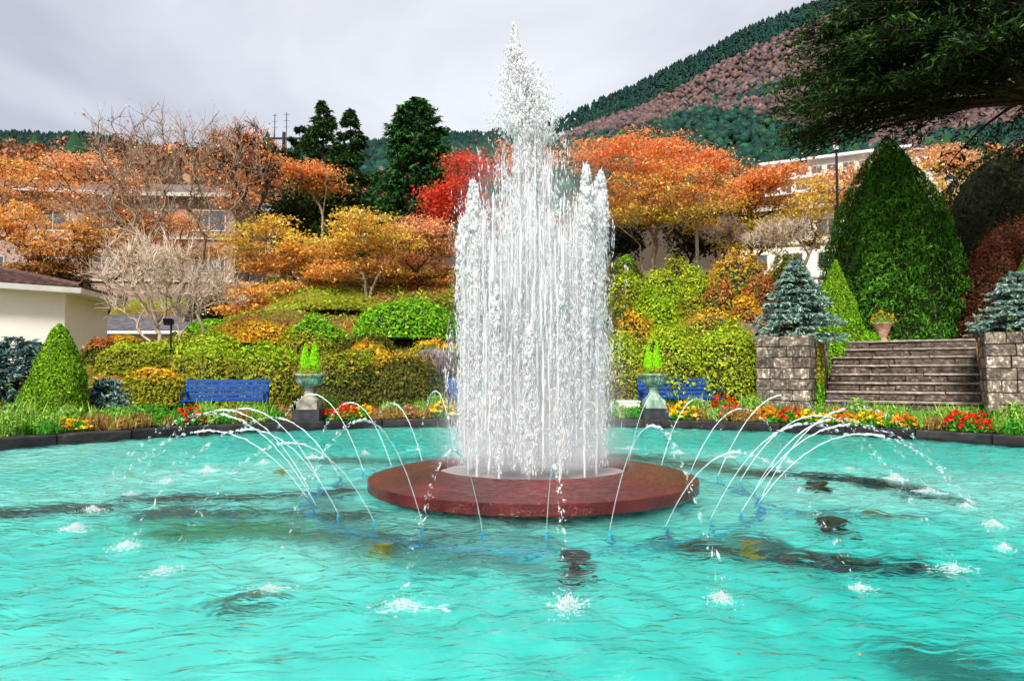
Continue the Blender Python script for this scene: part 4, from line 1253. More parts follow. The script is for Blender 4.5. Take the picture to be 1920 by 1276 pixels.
def cone_bush(base, h, r, pal, label, name='cone_conifer', n=9000, leaf=.07, prof=None, group=None, cat='conifer', up=.5, aspect=.35, lump=.10, mat='needle', tip=None, freq=4.0, jitter=.07, seed=1):
    g = np.random.default_rng(seed)
    o = tag(empty(name, tuple(base)), label, cat, group)
    prof = prof or [(0, .80), (.08, .96), (.25, 1.0), (.5, .78), (.75, .45), (.92, .16), (1, .02)]
    zt = np.array([p[0] for p in prof]); rt = np.array([p[1] for p in prof])
    z = g.uniform(0, 1, n * 3); keep = g.uniform(0, 1, n * 3) < (np.interp(z, zt, rt) + .04); z = z[keep]
    a = g.uniform(0, 2 * math.pi, len(z))
    m = (np.sin(a) < .6); z, a = z[m][:n], a[m][:n]
    rr_ = np.interp(z, zt, rt)
    Q = np.stack([np.cos(a) * rr_ * r, np.sin(a) * rr_ * r, z * h], 1)
    lm = 1 + lump * sines(Q / max(r, .3), freq, seed + 3, 3) + .05 * sines(Q / max(r, .3), 2.2, seed + 9, 1)
    inn = 1 - np.abs(g.normal(0, jitter, len(z))) * 1.2
    rad = (lm * inn)[:, None]
    C = Q * np.concatenate([rad, rad, np.ones_like(rad)], 1)
    C[:, 2] += g.normal(0, .02, len(z)) * h * .3
    N = np.stack([np.cos(a), np.sin(a), np.full(len(z), .45)], 1) + g.normal(0, .45, (len(z), 3))
    T = np.stack([np.cos(a), np.sin(a), np.full(len(z), up)], 1) + g.normal(0, .55, (len(z), 3))
    col = pick(g, len(z), pal)
    if tip is not None:
        sel = (inn * lm > 1.0 + g.normal(0, .04, len(z)))
        col[sel] = pick(g, int(sel.sum()), tip)
    V, F = leaves(C, N, g.gamma(9, leaf / 9, len(z)), g, aspect, T=T)
    mk('foliage', V, F, M[mat], o, np.repeat(col, 4, 0))
    pr_ = [(max(q[1] * r * .84, .002), q[0] * h * .97) for q in prof]
    V, F = lathe(pr_, 24); mk('inner_branches', V, F, M['twig_core'], o, smooth=True)
    ge = Geo(); ge.tube((0, 0, -.3), (0, 0, h * .3), r * .07 + .02, r * .05 + .01, 8); ge.build('trunk', M['bark'], o)
    return o

def layered_conifer(base, h, r, pal, label, name='conifer_tree', n_br=120, twigs=14, per=6, leaf=.13, aspect=.3, droop=.15, rise=.25, bare=.05, prof=None, group=None, tip=None, seed=1, az=None, flat=.35, zs=None, width=.4, front=True, bark='bark_dark', ladder=0, ntilt=.5):
    g = np.random.default_rng(seed)
    o = tag(empty(name, tuple(base)), label, 'conifer', group)
    prof = prof or [(0, .9), (.15, 1.0), (.5, .68), (.8, .32), (1, .05)]
    zt = np.array([p[0] for p in prof]); rt = np.array([p[1] for p in prof])
    zb = bare + (1 - bare) * (g.uniform(0, 1, n_br) ** 1.15 if zs is None else zs(g, n_br))
    if ladder: zb = np.round(zb * ladder) / ladder + g.normal(0, .006, n_br)
    zb = np.clip(zb, bare, .99)
    a = g.uniform(0, 2 * math.pi, n_br) if az is None else az(g, n_br)
    L = np.interp(zb, zt, rt) * r * g.uniform(.78, 1.08, n_br)
    ge = Geo(); wood = Geo()
    nseg = 5
    st = np.linspace(0, 1, nseg + 1)
    dirx = np.stack([np.cos(a), np.sin(a), np.zeros(n_br)], 1); perp = np.stack([-np.sin(a), np.cos(a), np.zeros(n_br)], 1)
    def bp(t):  # points on each branch at param t (n_br,)
        return dirx * (L * t)[:, None] + np.array([0, 0, 1.0]) * (zb * h + L * (rise * t - droop * t * t))[:, None]
    pts = [bp(np.full(n_br, s)) for s in st]
    br = .012 * r * (L / max(r, .1)) + .006
    for q in range(nseg):
        V, F = tubes(pts[q], pts[q + 1], br * (1 - st[q] * .85), br * (1 - st[q + 1] * .85), 4); wood.add(V, F)
    V, F = tubes(np.array([[0, 0, -.3]]), np.array([[0, 0, h * .98]]), np.array([h * .022 + .01]), np.array([.008]), 8); wood.add(V, F)
    # twigs with needles
    nt = n_br * twigs
    bi = np.repeat(np.arange(n_br), twigs)
    t = g.uniform(.12, 1.0, nt) ** .8
    side = g.choice([-1, 1], nt)
    tw_len = width * L[bi] * np.maximum(1.08 - t, 0) ** .7 * g.uniform(.5, 1.1, nt) + .06 * r
    B = dirx[bi] * (L[bi] * t)[:, None] + np.array([0, 0, 1.0]) * (zb[bi] * h + L[bi] * (rise * t - droop * t * t))[:, None]
    tdir = norm(dirx[bi] * g.uniform(.5, 1.0, nt)[:, None] + perp[bi] * (side * g.uniform(.3, 1.0, nt))[:, None] + np.array([0, 0, 1.0]) * g.normal(-.10, flat * .5, nt)[:, None])
    ti = np.repeat(np.arange(nt), per)
    u = g.uniform(.05, 1.0, nt * per)
    C = B[ti] + tdir[ti] * (tw_len[ti] * u)[:, None] + np.array([0, 0, 1.0]) * (-.12 * tw_len[ti] * u ** 2)[:, None] + g.normal(0, .012 * r, (nt * per, 3))
    T = tdir[ti] + g.normal(0, .42, (nt * per, 3))
    N = np.array([0, -.2, .8]) + g.normal(0, ntilt, (nt * per, 3))
    if front:
        keep = C[:, 1] < .45 * r
        C, T, N, u2 = C[keep], T[keep], N[keep], u[keep]
    else: u2 = u
    col = pick(g, len(C), pal)
    if tip is not None:
        sel = (u2 * t[ti][keep] if front else u2 * t[ti]) > g.normal(.5, .12, len(C))
        col[sel] = pick(g, int(sel.sum()), tip)
    V, F = leaves(C, N, g.gamma(8, leaf / 8, len(C)), g, aspect, T=T)
    mk('foliage', V, F, M['needle'], o, np.repeat(col, 4, 0))
    wood.build('trunk', M[bark], o)
    return o

def grow(trunks, tips, seed, straight=.35, sag=.0, seg=3, wob=.06):
    """greedy branching skeleton: every tip joins the nearest suitable node"""
    g = np.random.default_rng(seed)
    pos, par, plen = [], [], []
    for tr in trunks:
        prev = -1
        for q, p in enumerate(tr):
            pos.append(np.array(p, float)); par.append(prev)
            plen.append(0 if prev < 0 else plen[prev] + np.linalg.norm(pos[-1] - pos[prev]))
            prev = len(pos) - 1
    n0 = len(pos)
    cap = n0 + len(tips) * seg + 5
    A = np.zeros((cap, 3)); A[:n0] = pos
    PL_ = np.zeros(cap); PL_[:n0] = plen
    PA = np.full(cap, -1); PA[:n0] = par
    start_ok = np.zeros(cap, bool)
    root0 = A[0].copy(); zmin = min(t[-1][2] for t in trunks)
    for q in range(n0): start_ok[q] = A[q, 2] > root0[2] + .55 * (zmin - root0[2])
    n = n0
    top = np.mean([t[-1] for t in trunks], 0)
    order = np.argsort(np.linalg.norm(tips - top, axis=1) + g.normal(0, .1, len(tips)))
    leafnode = []
    for ti in order:
        p = tips[ti]
        d = p - A[:n]
        dist = np.linalg.norm(d, axis=1)
        cost = dist + straight * PL_[:n] + 1.2 * np.maximum(0, -d[:, 2]) + np.where(start_ok[:n], 0, 50)
        k = int(np.argmin(cost))
        prev = k
        for s in range(1, seg + 1):
            f = s / seg
            q = A[k] + (p - A[k]) * f
            if s < seg:
                q = q + g.normal(0, wob, 3) * dist[k] + np.array([0, 0, sag * dist[k] * math.sin(f * math.pi)])
            A[n] = q; PA[n] = prev; PL_[n] = PL_[prev] + np.linalg.norm(q - A[prev]); start_ok[n] = True
            prev = n; n += 1
        leafnode.append(prev)
    return A[:n], PA[:n], n0

def radii(A, PA, r_tip, e=2.4):
    n = len(A)
    w = np.zeros(n); child = np.zeros(n, bool); child[PA[PA >= 0]] = True
    for q in range(n - 1, -1, -1):
        if not child[q]: w[q] = r_tip ** e
        if PA[q] >= 0: w[PA[q]] += w[q]
    return w ** (1 / e)

def sample_ell(g, ells, n, shell=.35):
    vol = np.array([e[3] * e[4] * e[5] for e in ells]) ** .8
    k = g.choice(len(ells), n, p=vol / vol.sum())
    d = norm(g.normal(size=(n, 3))); rr_ = g.uniform(0, 1, n) ** shell
    E = np.array(ells)[k]
    return E[:, :3] + d * rr_[:, None] * E[:, 3:], d

def px_ells(Y, lst):
    out = []
    for q, (px, py, rx, ry) in enumerate(lst):
        c = P(px, py, Y); sc = Y / F_PX
        out.append((c[0], Y + ((q * 37) % 7 - 3) * .18 * rx * sc, c[2], rx * sc, rx * sc * .75, ry * sc))
    return out

def broadleaf(label, bpx, Y, ells, pal, name='maple_tree', n_tip=230, n_leaf=14000, leaf=.088, pad=.244, flat=.20, trunk_top=None, group='autumn trees on the slope', bark='bark', top_pal=None, low_pal=None, seed=1, rtip=.012, wz=None, trunks=1, cat='tree', hgt=.30):
    g = np.random.default_rng(seed)
    bx = (bpx - 960) / F_PX * Y
    bz = float(terr(bx, Y)) - .1
    E = px_ells(Y, ells)
    tips, _ = sample_ell(g, E, n_tip, .5)
    c = np.average(tips, axis=0)
    lo = tips[:, 2].min()
    base = np.array([bx, Y, bz])
    trs = []
    for q in range(trunks):
        tp = np.array([bx + (c[0] - bx) * .35 + (g.normal(0, .35) if trunks > 1 else 0), Y + g.normal(0, .2), max(bz + (c[2] - bz) * hgt, bz + .6)])
        trs.append([base + (tp - base) * s + g.normal(0, .05, 3) * (1 if 0 < s < 1 else 0) + np.array([0.12 * (q - (trunks - 1) / 2), 0, 0]) * (1 - s) for s in np.linspace(0, 1, 5)])
    A, PA, n0 = grow(trs, tips, seed)
    R_ = radii(A, PA, rtip)
    o = tag(empty(name, tuple(base)), label, cat, group)
    s = np.where(PA >= 0)[0]
    V, F = tubes(A[PA[s]] - base, A[s] - base, np.minimum(R_[PA[s]], R_[s] * 1.5), R_[s], 4)
    mk('trunk', V, F, M[bark], o, smooth=True)
    # leaves in flat pads round the tips
    k = g.choice(n_tip, n_leaf)
    psz = pad * 1.12 * g.uniform(.55, 1.4, n_tip)
    C = tips[k] + g.normal(0, 1, (n_leaf, 3)) * np.stack([psz[k], psz[k], psz[k] * flat], 1)
    N = np.array([0, 0, 1.0]) + g.normal(0, .55, (n_leaf, 3))
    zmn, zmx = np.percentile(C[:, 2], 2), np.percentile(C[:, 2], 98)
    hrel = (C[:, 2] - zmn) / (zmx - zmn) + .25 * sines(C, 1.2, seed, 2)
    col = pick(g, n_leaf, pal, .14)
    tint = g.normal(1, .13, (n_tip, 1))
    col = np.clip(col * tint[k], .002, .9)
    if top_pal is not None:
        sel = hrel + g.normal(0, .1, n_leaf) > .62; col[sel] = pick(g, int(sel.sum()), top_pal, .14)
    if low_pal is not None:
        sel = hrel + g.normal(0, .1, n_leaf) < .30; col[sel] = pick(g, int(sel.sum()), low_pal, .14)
    V, F = leaves(C - base, N, g.gamma(9, leaf / 9, n_leaf), g, .6)
    mk('crown', V, F, M['leaf'], o, np.repeat(col, 4, 0))
    return o

def bare_tree(label, bpx, Y, ells, bark, seed, n_tip=900, twig=.35, rtip=.006, trunks=3, name='bare_tree', base_dz=0, e=2.3, extra=None, hgt=.3, n_twig=5):
    g = np.random.default_rng(seed)
    bx = (bpx - 960) / F_PX * Y
    bz = float(terr(bx, Y)) - .1
    E = px_ells(Y, ells)
    tips, _ = sample_ell(g, E, n_tip, .55)
    c = tips.mean(0); base = np.array([bx, Y, bz])
    trs = []
    for q in range(trunks):
        off = (q - (trunks - 1) / 2)
        tp = np.array([bx + (c[0] - bx) * .3 + off * .55, Y + g.normal(0, .25), bz + (c[2] - bz) * hgt * g.uniform(.85, 1.15)])
        trs.append([base + np.array([off * .16, 0, 0]) + (tp - base - np.array([off * .16, 0, 0])) * s + g.normal(0, .04, 3) * (1 if 0 < s < 1 else 0) for s in np.linspace(0, 1, 5)])
    A, PA, n0 = grow(trs, tips, seed, straight=.45, seg=3, wob=.07)
    R_ = radii(A, PA, rtip, e)
    o = tag(empty(name, tuple(base)), label, 'tree', 'leafless trees')
    s = np.where(PA >= 0)[0]
    V, F = tubes(A[PA[s]] - base, A[s] - base, np.minimum(R_[PA[s]], R_[s] * 1.5), R_[s], 4)
    mk('trunk', V, F, M[bark], o, smooth=True)
    # fine twigs
    ch = np.zeros(len(A), bool); ch[PA[PA >= 0]] = True
    nd = np.where(R_ < np.percentile(R_, 80))[0]
    nd = np.repeat(nd, n_twig)
    dr = norm(A[nd] - A[np.maximum(PA[nd], 0)] + 1e-4)
    d1 = norm(dr + g.normal(0, .55, (len(nd), 3)) + [0, 0, .25])
    l1 = twig * g.uniform(.4, 1.2, len(nd))
    t_ = g.uniform(0, 1, (len(nd), 1))
    st = A[nd] * t_ + A[np.maximum(PA[nd], 0)] * (1 - t_)
    m1 = st + d1 * l1[:, None] * .5; e1 = m1 + norm(d1 + g.normal(0, .35, d1.shape)) * l1[:, None] * .5
    V1, F1 = tubes(st - base, e1 - base, np.full(len(nd), rtip * .95), np.full(len(nd), rtip * .4), 3)
    mk('twigs', V1, F1, M[bark], o)
    if extra:
        pal, n, leaf = extra
        k = g.choice(len(e1), n)
        C = e1[k] + g.normal(0, .1, (n, 3))
        V, F = leaves(C - base, g.normal(0, 1, (n, 3)) + [0, 0, .8], g.gamma(9, leaf / 9, n), g)
        mk('crown', V, F, M['leaf'], o, np.repeat(pick(g, n, pal), 4, 0))
    return o

# palettes (leaf colours)
LIME = [((150, 178, 14), 4), ((120, 160, 14), 3), ((176, 190, 40), 2), ((90, 130, 16), 2)]
BRIGHT = [((118, 180, 14), 4), ((92, 154, 16), 3), ((154, 200, 36), 2), ((60, 108, 16), 3)]
OLIVE = [((142, 148, 24), 4), ((116, 132, 22), 3), ((160, 142, 34), 2), ((86, 100, 20), 2), ((170, 168, 38), 1)]
DOLIVE = [((92, 98, 20), 4), ((70, 82, 18), 3), ((118, 104, 30), 2), ((56, 64, 18), 2)]
OCHRE = [((204, 160, 32), 4), ((188, 136, 32), 3), ((212, 176, 50), 2), ((150, 128, 28), 2)]
RUST = [((178, 108, 50), 4), ((150, 84, 40), 3), ((196, 134, 70), 2), ((122, 96, 34), 2)]
YGREEN = [((170, 186, 30), 4), ((142, 168, 26), 3), ((194, 196, 54), 2), ((98, 128, 24), 3)]

# ------------------------------------------------------------------ hedges and clipped shrubs
SH = [
 # px, top, halfw, Y, palette, top palette, n, leaf, label
 (292, 688, 58, 14.9, OLIVE, OCHRE, 8000, .05, 'olive rounded shrub between the small blue spruce and the left bench'),
 (250, 642, 62, 16.6, OLIVE, YGREEN, 7000, .055, 'olive shrub left of the pale bare tree foot'),
 (395, 650, 80, 15.9, OLIVE, LIME, 11000, .052, 'yellow-green hedge mound right of the pale bare tree, behind the left bench'),
 (500, 642, 82, 16.2, OLIVE, LIME, 11000, .052, 'olive hedge mound behind the right end of the left bench'),
 (645, 655, 78, 15.9, DOLIVE, OLIVE, 11000, .052, 'dark olive hedge mound directly behind the pale urn'),
 (752, 655, 78, 16.2, DOLIVE, OCHRE, 11000, .052, 'dark olive hedge mound with ochre top, right of the pale urn'),
 (838, 682, 46, 17.6, DOLIVE, OLIVE, 6000, .05, 'low dark hedge mound beside the hidden bench'),
 (300, 640, 50, 18.5, YGREEN, None, 5000, .06, 'yellow-green shrub at the foot of the pale bare tree'),
 (395, 622, 60, 18.5, YGREEN, LIME, 6000, .06, 'yellow-green mound right of the floodlight'),
 (482, 601, 72, 19.4, OCHRE, OCHRE, 8000, .06, 'broad golden-orange clipped mound above the left bench'),
 (592, 597, 66, 19.0, OLIVE, BRIGHT, 9000, .058, 'lime domed shrub above the pale urn'),
 (690, 612, 52, 18.8, DOLIVE, BRIGHT, 6000, .058, 'small green mound left of the big bright dome'),
 (762, 563, 96, 21.2, BRIGHT, BRIGHT, 13000, .068, 'big bright green domed shrub left of the plume'),
 (690, 640, 70, 17.4, OLIVE, OCHRE, 7000, .055, 'ochre-tinted hedge top above the pale urn flowers'),
 (810, 632, 60, 18.3, OLIVE, OCHRE, 6000, .058, 'ochre-tinted mound below the big bright dome'),
 (625, 572, 62, 22.8, OLIVE, YGREEN, 5000, .07, 'mossy green mound below the golden maples'),
 (848, 552, 46, 23.0, DOLIVE, OLIVE, 5000, .07, 'dark mound at the left edge of the plume'),
 (1170, 625, 52, 16.4, OLIVE, YGREEN, 9000, .05, 'ochre and green hedge mound at the right edge of the plume'),
 (1262, 603, 82, 16.6, YGREEN, YGREEN, 13000, .05, 'tall yellow-green hedge mound behind the green urn and bench'),
 (1362, 598, 72, 16.3, YGREEN, YGREEN, 12000, .05, 'tall yellow-green hedge mound against the stone pier'),
 (1190, 590, 60, 18.0, OLIVE, OCHRE, 6000, .058, 'ochre topped hedge right of the plume, second row'),
 (1330, 583, 90, 18.0, YGREEN, OCHRE, 8000, .056, 'golden hedge top below the slanting rock'),
 (1231, 540, 52, 19.6, LIME, LIME, 8500, .058, 'lime rounded dome right of the plume'),
 (1292, 534, 30, 20.3, OLIVE, YGREEN, 4000, .06, 'small olive dome right of the lime dome'),
 (1168, 557, 30, 20.0, DOLIVE, OLIVE, 3500, .06, 'small olive mound between plume and lime dome'),
 (1180, 512, 48, 22.0, OLIVE, YGREEN, 5000, .068, 'olive mound at the plume edge below the orange maple'),
 (1238, 502, 46, 21.7, LIME, YGREEN, 5000, .068, 'yellow-green mound below the orange maple trunk'),
 (1300, 497, 48, 22.3, LIME, YGREEN, 5500, .068, 'yellow-green mound right of the orange maple trunk'),
 (1385, 472, 76, 24.3, OLIVE, OCHRE, 7000, .075, 'broad olive and ochre mound under the yellow trees'),
 (1172, 480, 40, 24.6, DOLIVE, BRIGHT, 4000, .075, 'dark green mound left of the orange maple trunk'),
 (1268, 478, 52, 25.4, OLIVE, OLIVE, 4500, .078, 'olive mound behind the orange maple trunk'),
 (1425, 512, 52, 21.5, RUST, RUST, 6000, .066, 'rusty brown shrub left of the blue spruce on the pier'),
 (1400, 552, 36, 19.6, RUST, OCHRE, 4500, .06, 'rusty shrub just above the slanting rock'),
 (1475, 478, 52, 24.5, OLIVE, OLIVE, 5000, .075, 'olive mound behind the blue spruce on the pier'),
 (1350, 520, 44, 20.8, OLIVE, RUST, 5000, .062, 'brown-green mound between lime dome and rusty shrub'),
 (190, 632, 40, 17.2, DOLIVE, RUST, 5000, .055, 'dark clipped hedge right of the lime cone conifer'),
 (232, 627, 42, 18.6, OLIVE, OCHRE, 4500, .055, 'low ochre-topped hedge in front of the slate roof'),
 (905, 640, 70, 18.0, DOLIVE, OLIVE, 8000, .055, 'dark olive hedge seen through the left half of the plume'),
 (1010, 630, 72, 18.0, OLIVE, YGREEN, 8000, .055, 'olive hedge seen through the middle of the plume'),
 (1090, 622, 52, 17.3, OLIVE, OCHRE, 7000, .055, 'ochre hedge seen through the right half of the plume'),
 (950, 580, 70, 20.5, LIME, LIME, 5000, .065, 'lime mound seen through the left half of the plume'),
 (1060, 565, 70, 20.8, OLIVE, YGREEN, 5000, .065, 'yellow-green mound seen through the right half of the plume'),
 (1000, 525, 80, 23.5, OLIVE, OCHRE, 5000, .07, 'ochre mound high on the slope behind the plume'),
 (395, 600, 40, 22.0, BRIGHT, None, 3500, .065, 'small green bush beside the outbuilding'),
]
for px, tp, hw, Y, pal, top, n, lf, lab in SH:
    mound(px, tp, hw, Y, pal, lab, n=int(n * .66), leaf=lf * 1.13, top_pal=top)

# rock on the slope and grey weeping shrub
p = P(1335, 585, 19.2)
g = np.random.default_rng(8)
u = np.arange(20) * 2 * math.pi / 20
Vr = [[0, 0, .62]]
for k, (rr_, zz) in enumerate([(.3, .55), (.62, .34), (.85, .12), (.98, -.2), (1.0, -.5)]):
    for a in u:
        nn = 1 + .16 * math.sin(3 * a + k) + .1 * g.normal()
        Vr.append([rr_ * nn * math.cos(a) * 1.1, rr_ * nn * math.sin(a) * .6, zz + .07 * g.normal() + .25 * rr_ * math.cos(a)])
Fq = np.array([[1 + k * 20 + q, 1 + k * 20 + (q + 1) % 20, 1 + (k + 1) * 20 + (q + 1) % 20, 1 + (k + 1) * 20 + q] for k in range(4) for q in range(20)])
Ft = np.array([[0, 1 + q, 1 + (q + 1) % 20] for q in range(20)])
tag(mk('boulder', np.array(Vr), [Fq, Ft], M['rock'], loc=(p[0], p[1], float(terr(p[0], p[1])) + .25)), 'slanting purple-grey boulder above the right hedge', 'boulder')

def weeping(px, pyt, Y, r, h, label, seed):
    g = np.random.default_rng(seed)
    c = P(px, pyt, Y); zb = c[2] - h
    o = tag(empty('weeping_shrub', (c[0], Y, zb)), label, 'shrub')
    n = 900; k = 7
    a = g.uniform(0, 6.28, n); R_ = r * np.sqrt(g.uniform(.05, 1, n)); tw = g.normal(0, .5, n)
    s = np.linspace(0, 1, k)
    rad = R_[:, None] * s ** .7
    z = h * (1 - .12 * (R_ / r)[:, None] ** 2) * (1 - s ** 3.2 * g.uniform(.3, .95, n)[:, None]) - .18 * (1 - s) * h
    ang = a[:, None] + tw[:, None] * s
    Pt = np.stack([rad * np.cos(ang), rad * np.sin(ang) * .8, z], -1)
    A = Pt[:, :-1].reshape(-1, 3); B = Pt[:, 1:].reshape(-1, 3)
    V, F = tubes(A, B, np.full(len(A), .009), np.full(len(A), .008), 3)
    mk('branches', V, F, M['greytwig'], o)
    ge = Geo(); ge.tube((0, 0, -.6), (0, 0, h * .85), .06, .04, 8); ge.build('trunk', M['bark'], o)
M['greytwig'] = mat_noise('grey_twig', (0.13, 0.10, 0.10), (0.30, 0.25, 0.25), 6, .9, 0)
weeping(812, 645, 16.9, .5, .75, 'leafless grey weeping shrub at the left edge of the plume', 3)

# ------------------------------------------------------------------ conifers
BLUE = [((104, 134, 122), 4), ((80, 110, 102), 3), ((134, 160, 148), 2), ((44, 68, 58), 2)]
BLUET = [((162, 184, 170), 3), ((132, 160, 148), 3), ((102, 136, 124), 2)]
BLUED = [((60, 96, 98), 4), ((42, 74, 78), 3), ((84, 122, 122), 2), ((28, 50, 50), 2)]
CYP = [((70, 126, 28), 4), ((50, 102, 22), 4), ((104, 164, 40), 2), ((26, 62, 14), 3)]
GOLDC = [((112, 156, 16), 4), ((86, 130, 16), 3), ((146, 180, 34), 2), ((56, 92, 14), 3)]
FIR = [((28, 66, 24), 4), ((20, 50, 20), 3), ((44, 92, 34), 2), ((12, 30, 12), 2)]
PINE = [((44, 76, 24), 4), ((32, 58, 22), 3), ((66, 98, 30), 2), ((20, 38, 14), 2)]
CEDAR = [((16, 34, 12), 4), ((10, 22, 8), 5), ((26, 50, 14), 2)]
CEDART = [((62, 100, 26), 2), ((40, 72, 18), 3), ((20, 42, 12), 4)]

b = P(1494, 640, 15.3)
layered_conifer((b[0], 15.3, 1.66), 1.68, .95, BLUE, 'silvery blue spruce growing on the left stone pier', 'blue_spruce', 190, 19, 6, .085, .3, .12, .10, .02,
                prof=[(0, 1.0), (.12, 1.0), (.35, .80), (.6, .56), (.85, .26), (1, .06)], tip=BLUET, seed=4, group='blue spruces', ladder=13)
b = P(1912, 640, 13.4)
layered_conifer((b[0], 13.4, 1.62), 1.22, .86, BLUE, 'silvery blue spruce on the right stone pier at the picture edge', 'blue_spruce', 170, 18, 6, .085, .3, .12, .10, .02,
                prof=[(0, .9), (.12, 1.0), (.4, .85), (.7, .5), (1, .06)], tip=BLUET, seed=14, group='blue spruces', ladder=11)
b = P(30, 745, 13.2)
layered_conifer((b[0], 13.2, .1), 1.55, .95, BLUED, 'dark blue spruce at the left picture edge', 'blue_spruce', 160, 16, 6, .085, .3, .1, .10, .04,
                prof=[(0, 1.0), (.3, 1.0), (.6, .8), (.9, .45), (1, .15)], tip=BLUE, seed=24, group='blue spruces', flat=.8, ntilt=.7)
b = P(200, 745, 13.4)
layered_conifer((b[0], 13.4, .1), .78, .44, BLUED, 'small blue spruce right of the lime cone conifer', 'blue_spruce', 120, 16, 6, .07, .3, .05, .3, .04,
                prof=[(0, .9), (.3, 1.0), (.6, .8), (.9, .45), (1, .15)], tip=BLUET, seed=34, group='blue spruces', flat=.8, ntilt=.7)
b = P(108, 757, 12.6)
cone_bush((b[0], 12.6, .1), P(108, 608, 12.6)[2] - .1, .54, GOLDC, 'lime green cone conifer left of the small blue spruce', n=15000, leaf=.055, lump=.11, seed=5, group='dwarf cone conifers', freq=5, tip=GOLDC,
          prof=[(0, .85), (.1, 1.0), (.3, .93), (.55, .74), (.8, .44), (.94, .22), (1, .03)])
b = P(1570, 650, 17.5); zt = P(1560, 487, 17.5)[2]
cone_bush((b[0], 17.5, 1.5), zt - 1.5, .56, GOLDC, 'lime green cone conifer behind the left stone pier', n=15000, leaf=.055, lump=.10, seed=6, group='dwarf cone conifers', freq=5, tip=BRIGHT)
b = P(1928, 640, 16.2); zt = P(1928, 478, 16.2)[2]
cone_bush((b[0], 16.2, 1.5), zt - 1.5, .5, GOLDC, 'lime green cone conifer behind the right stone pier', n=8000, leaf=.055, lump=.10, seed=7, group='dwarf cone conifers', freq=5, tip=GOLDC)
b = P(1672, 640, 20.4); zt = P(1672, 257, 20.4)[2]
cone_bush((b[0], 20.4, 1.6), zt - 1.6, 1.88, CYP, 'large dark green conical cypress above the steps', 'cypress_tree', n=36000, leaf=.105, lump=.15, seed=8, freq=9, tip=[((92, 156, 38), 3), ((120, 180, 50), 2), ((60, 122, 28), 3)], up=1.0, jitter=.10, aspect=.28,
          prof=[(0, .88), (.06, .97), (.2, 1.0), (.44, .94), (.6, .79), (.76, .55), (.88, .31), (.96, .12), (1, .02)])
mound(1630, 618, 34, 18.6, BRIGHT, 'low bright green shrub beside the terracotta vase', n=4000, leaf=.05, base_z=1.6, group=None)
mound(1566, 612, 26, 16.9, BRIGHT, 'green trailing shrub between the lime cone and the steps', n=4000, leaf=.05, base_z=.9, group=None)
BEECH = [((128, 72, 48), 4), ((106, 56, 38), 3), ((150, 92, 62), 2), ((84, 48, 32), 2)]
mound(1890, 425, 95, 18.9, BEECH, 'large rounded russet clipped hedge right of the cypress', n=18000, leaf=.06, base_z=1.5, name='clipped_hedge', group=None, lump=.03, cat='hedge')
mound(1900, 408, 95, 21.4, BEECH, 'taller russet clipped hedge behind the rounded one', n=7000, leaf=.07, base_z=1.6, name='clipped_hedge', group=None, lump=.03, cat='hedge')
DARKT = [((16, 30, 12), 4), ((24, 44, 16), 3), ((10, 20, 8), 3)]
b = P(1880, 430, 24.0)
cone_bush((b[0], 24.0, 2.6), P(1880, 280, 24.0)[2] - 2.6, 2.0, DARKT, 'very dark rounded evergreen right of the lantern lamp', 'evergreen_tree', n=14000, leaf=.13, lump=.07, seed=9, up=.5,
          prof=[(0, .8), (.2, 1.0), (.5, 1.0), (.75, .82), (.9, .55), (1, .05)])

b = P(780, 440, 34.0); zt = P(780, 188, 34.0)[2]; z0 = float(terr(b[0], 34.0))
layered_conifer((b[0], 34.0, z0), zt - z0, 1.85, FIR, 'dense dark fir with spreading tiers left of the plume', 'fir_tree', 330, 22, 6, .26, .22, .10, .42, .10,
                prof=[(0, .85), (.2, 1.0), (.45, .96), (.62, .86), (.8, .72), (.92, .46), (1, .10)], tip=[((46, 96, 34), 3), ((34, 76, 28), 3)], seed=41, zs=lambda g, n: g.uniform(0, 1, n), width=.5, ladder=24)
for bx, tx, tp, r_, sd, lab in [(612, 604, 192, 2.3, 51, 'taller loose dark pine left of the dense fir'), (668, 655, 208, 2.2, 52, 'shorter loose dark pine next to the dense fir')]:
    b = P(bx, 430, 37.0); zt = P(tx, tp, 37.0)[2]; z0 = float(terr(b[0], 37.0))
    layered_conifer((P(tx, 430, 37)[0], 37.0, z0), zt - z0, r_, PINE, lab, 'pine_tree', 220, 15, 6, .24, .3, .1, .30, .12,
                    prof=[(0, 1.0), (.3, 1.1), (.5, .92), (.68, .64), (.82, .38), (.93, .18), (1, .04)], tip=PINE, seed=sd, zs=lambda g, n: g.uniform(0, 1, n), flat=.9, width=.45, group='dark pines behind the garden')
b = P(560, 430, 40.0); z0 = float(terr(b[0], 40.0)); zt = P(560, 240, 40.0)[2]
layered_conifer((b[0], 40.0, z0), zt - z0, 1.6, PINE, 'dark pine right of the utility pole', 'pine_tree', 90, 14, 7, .26, .3, .1, .3, .15, prof=[(0, 1.0), (.5, 1.1), (.8, .7), (1, .15)], seed=53, zs=lambda g, n: g.uniform(0, 1, n), flat=.9, group='dark pines behind the garden')

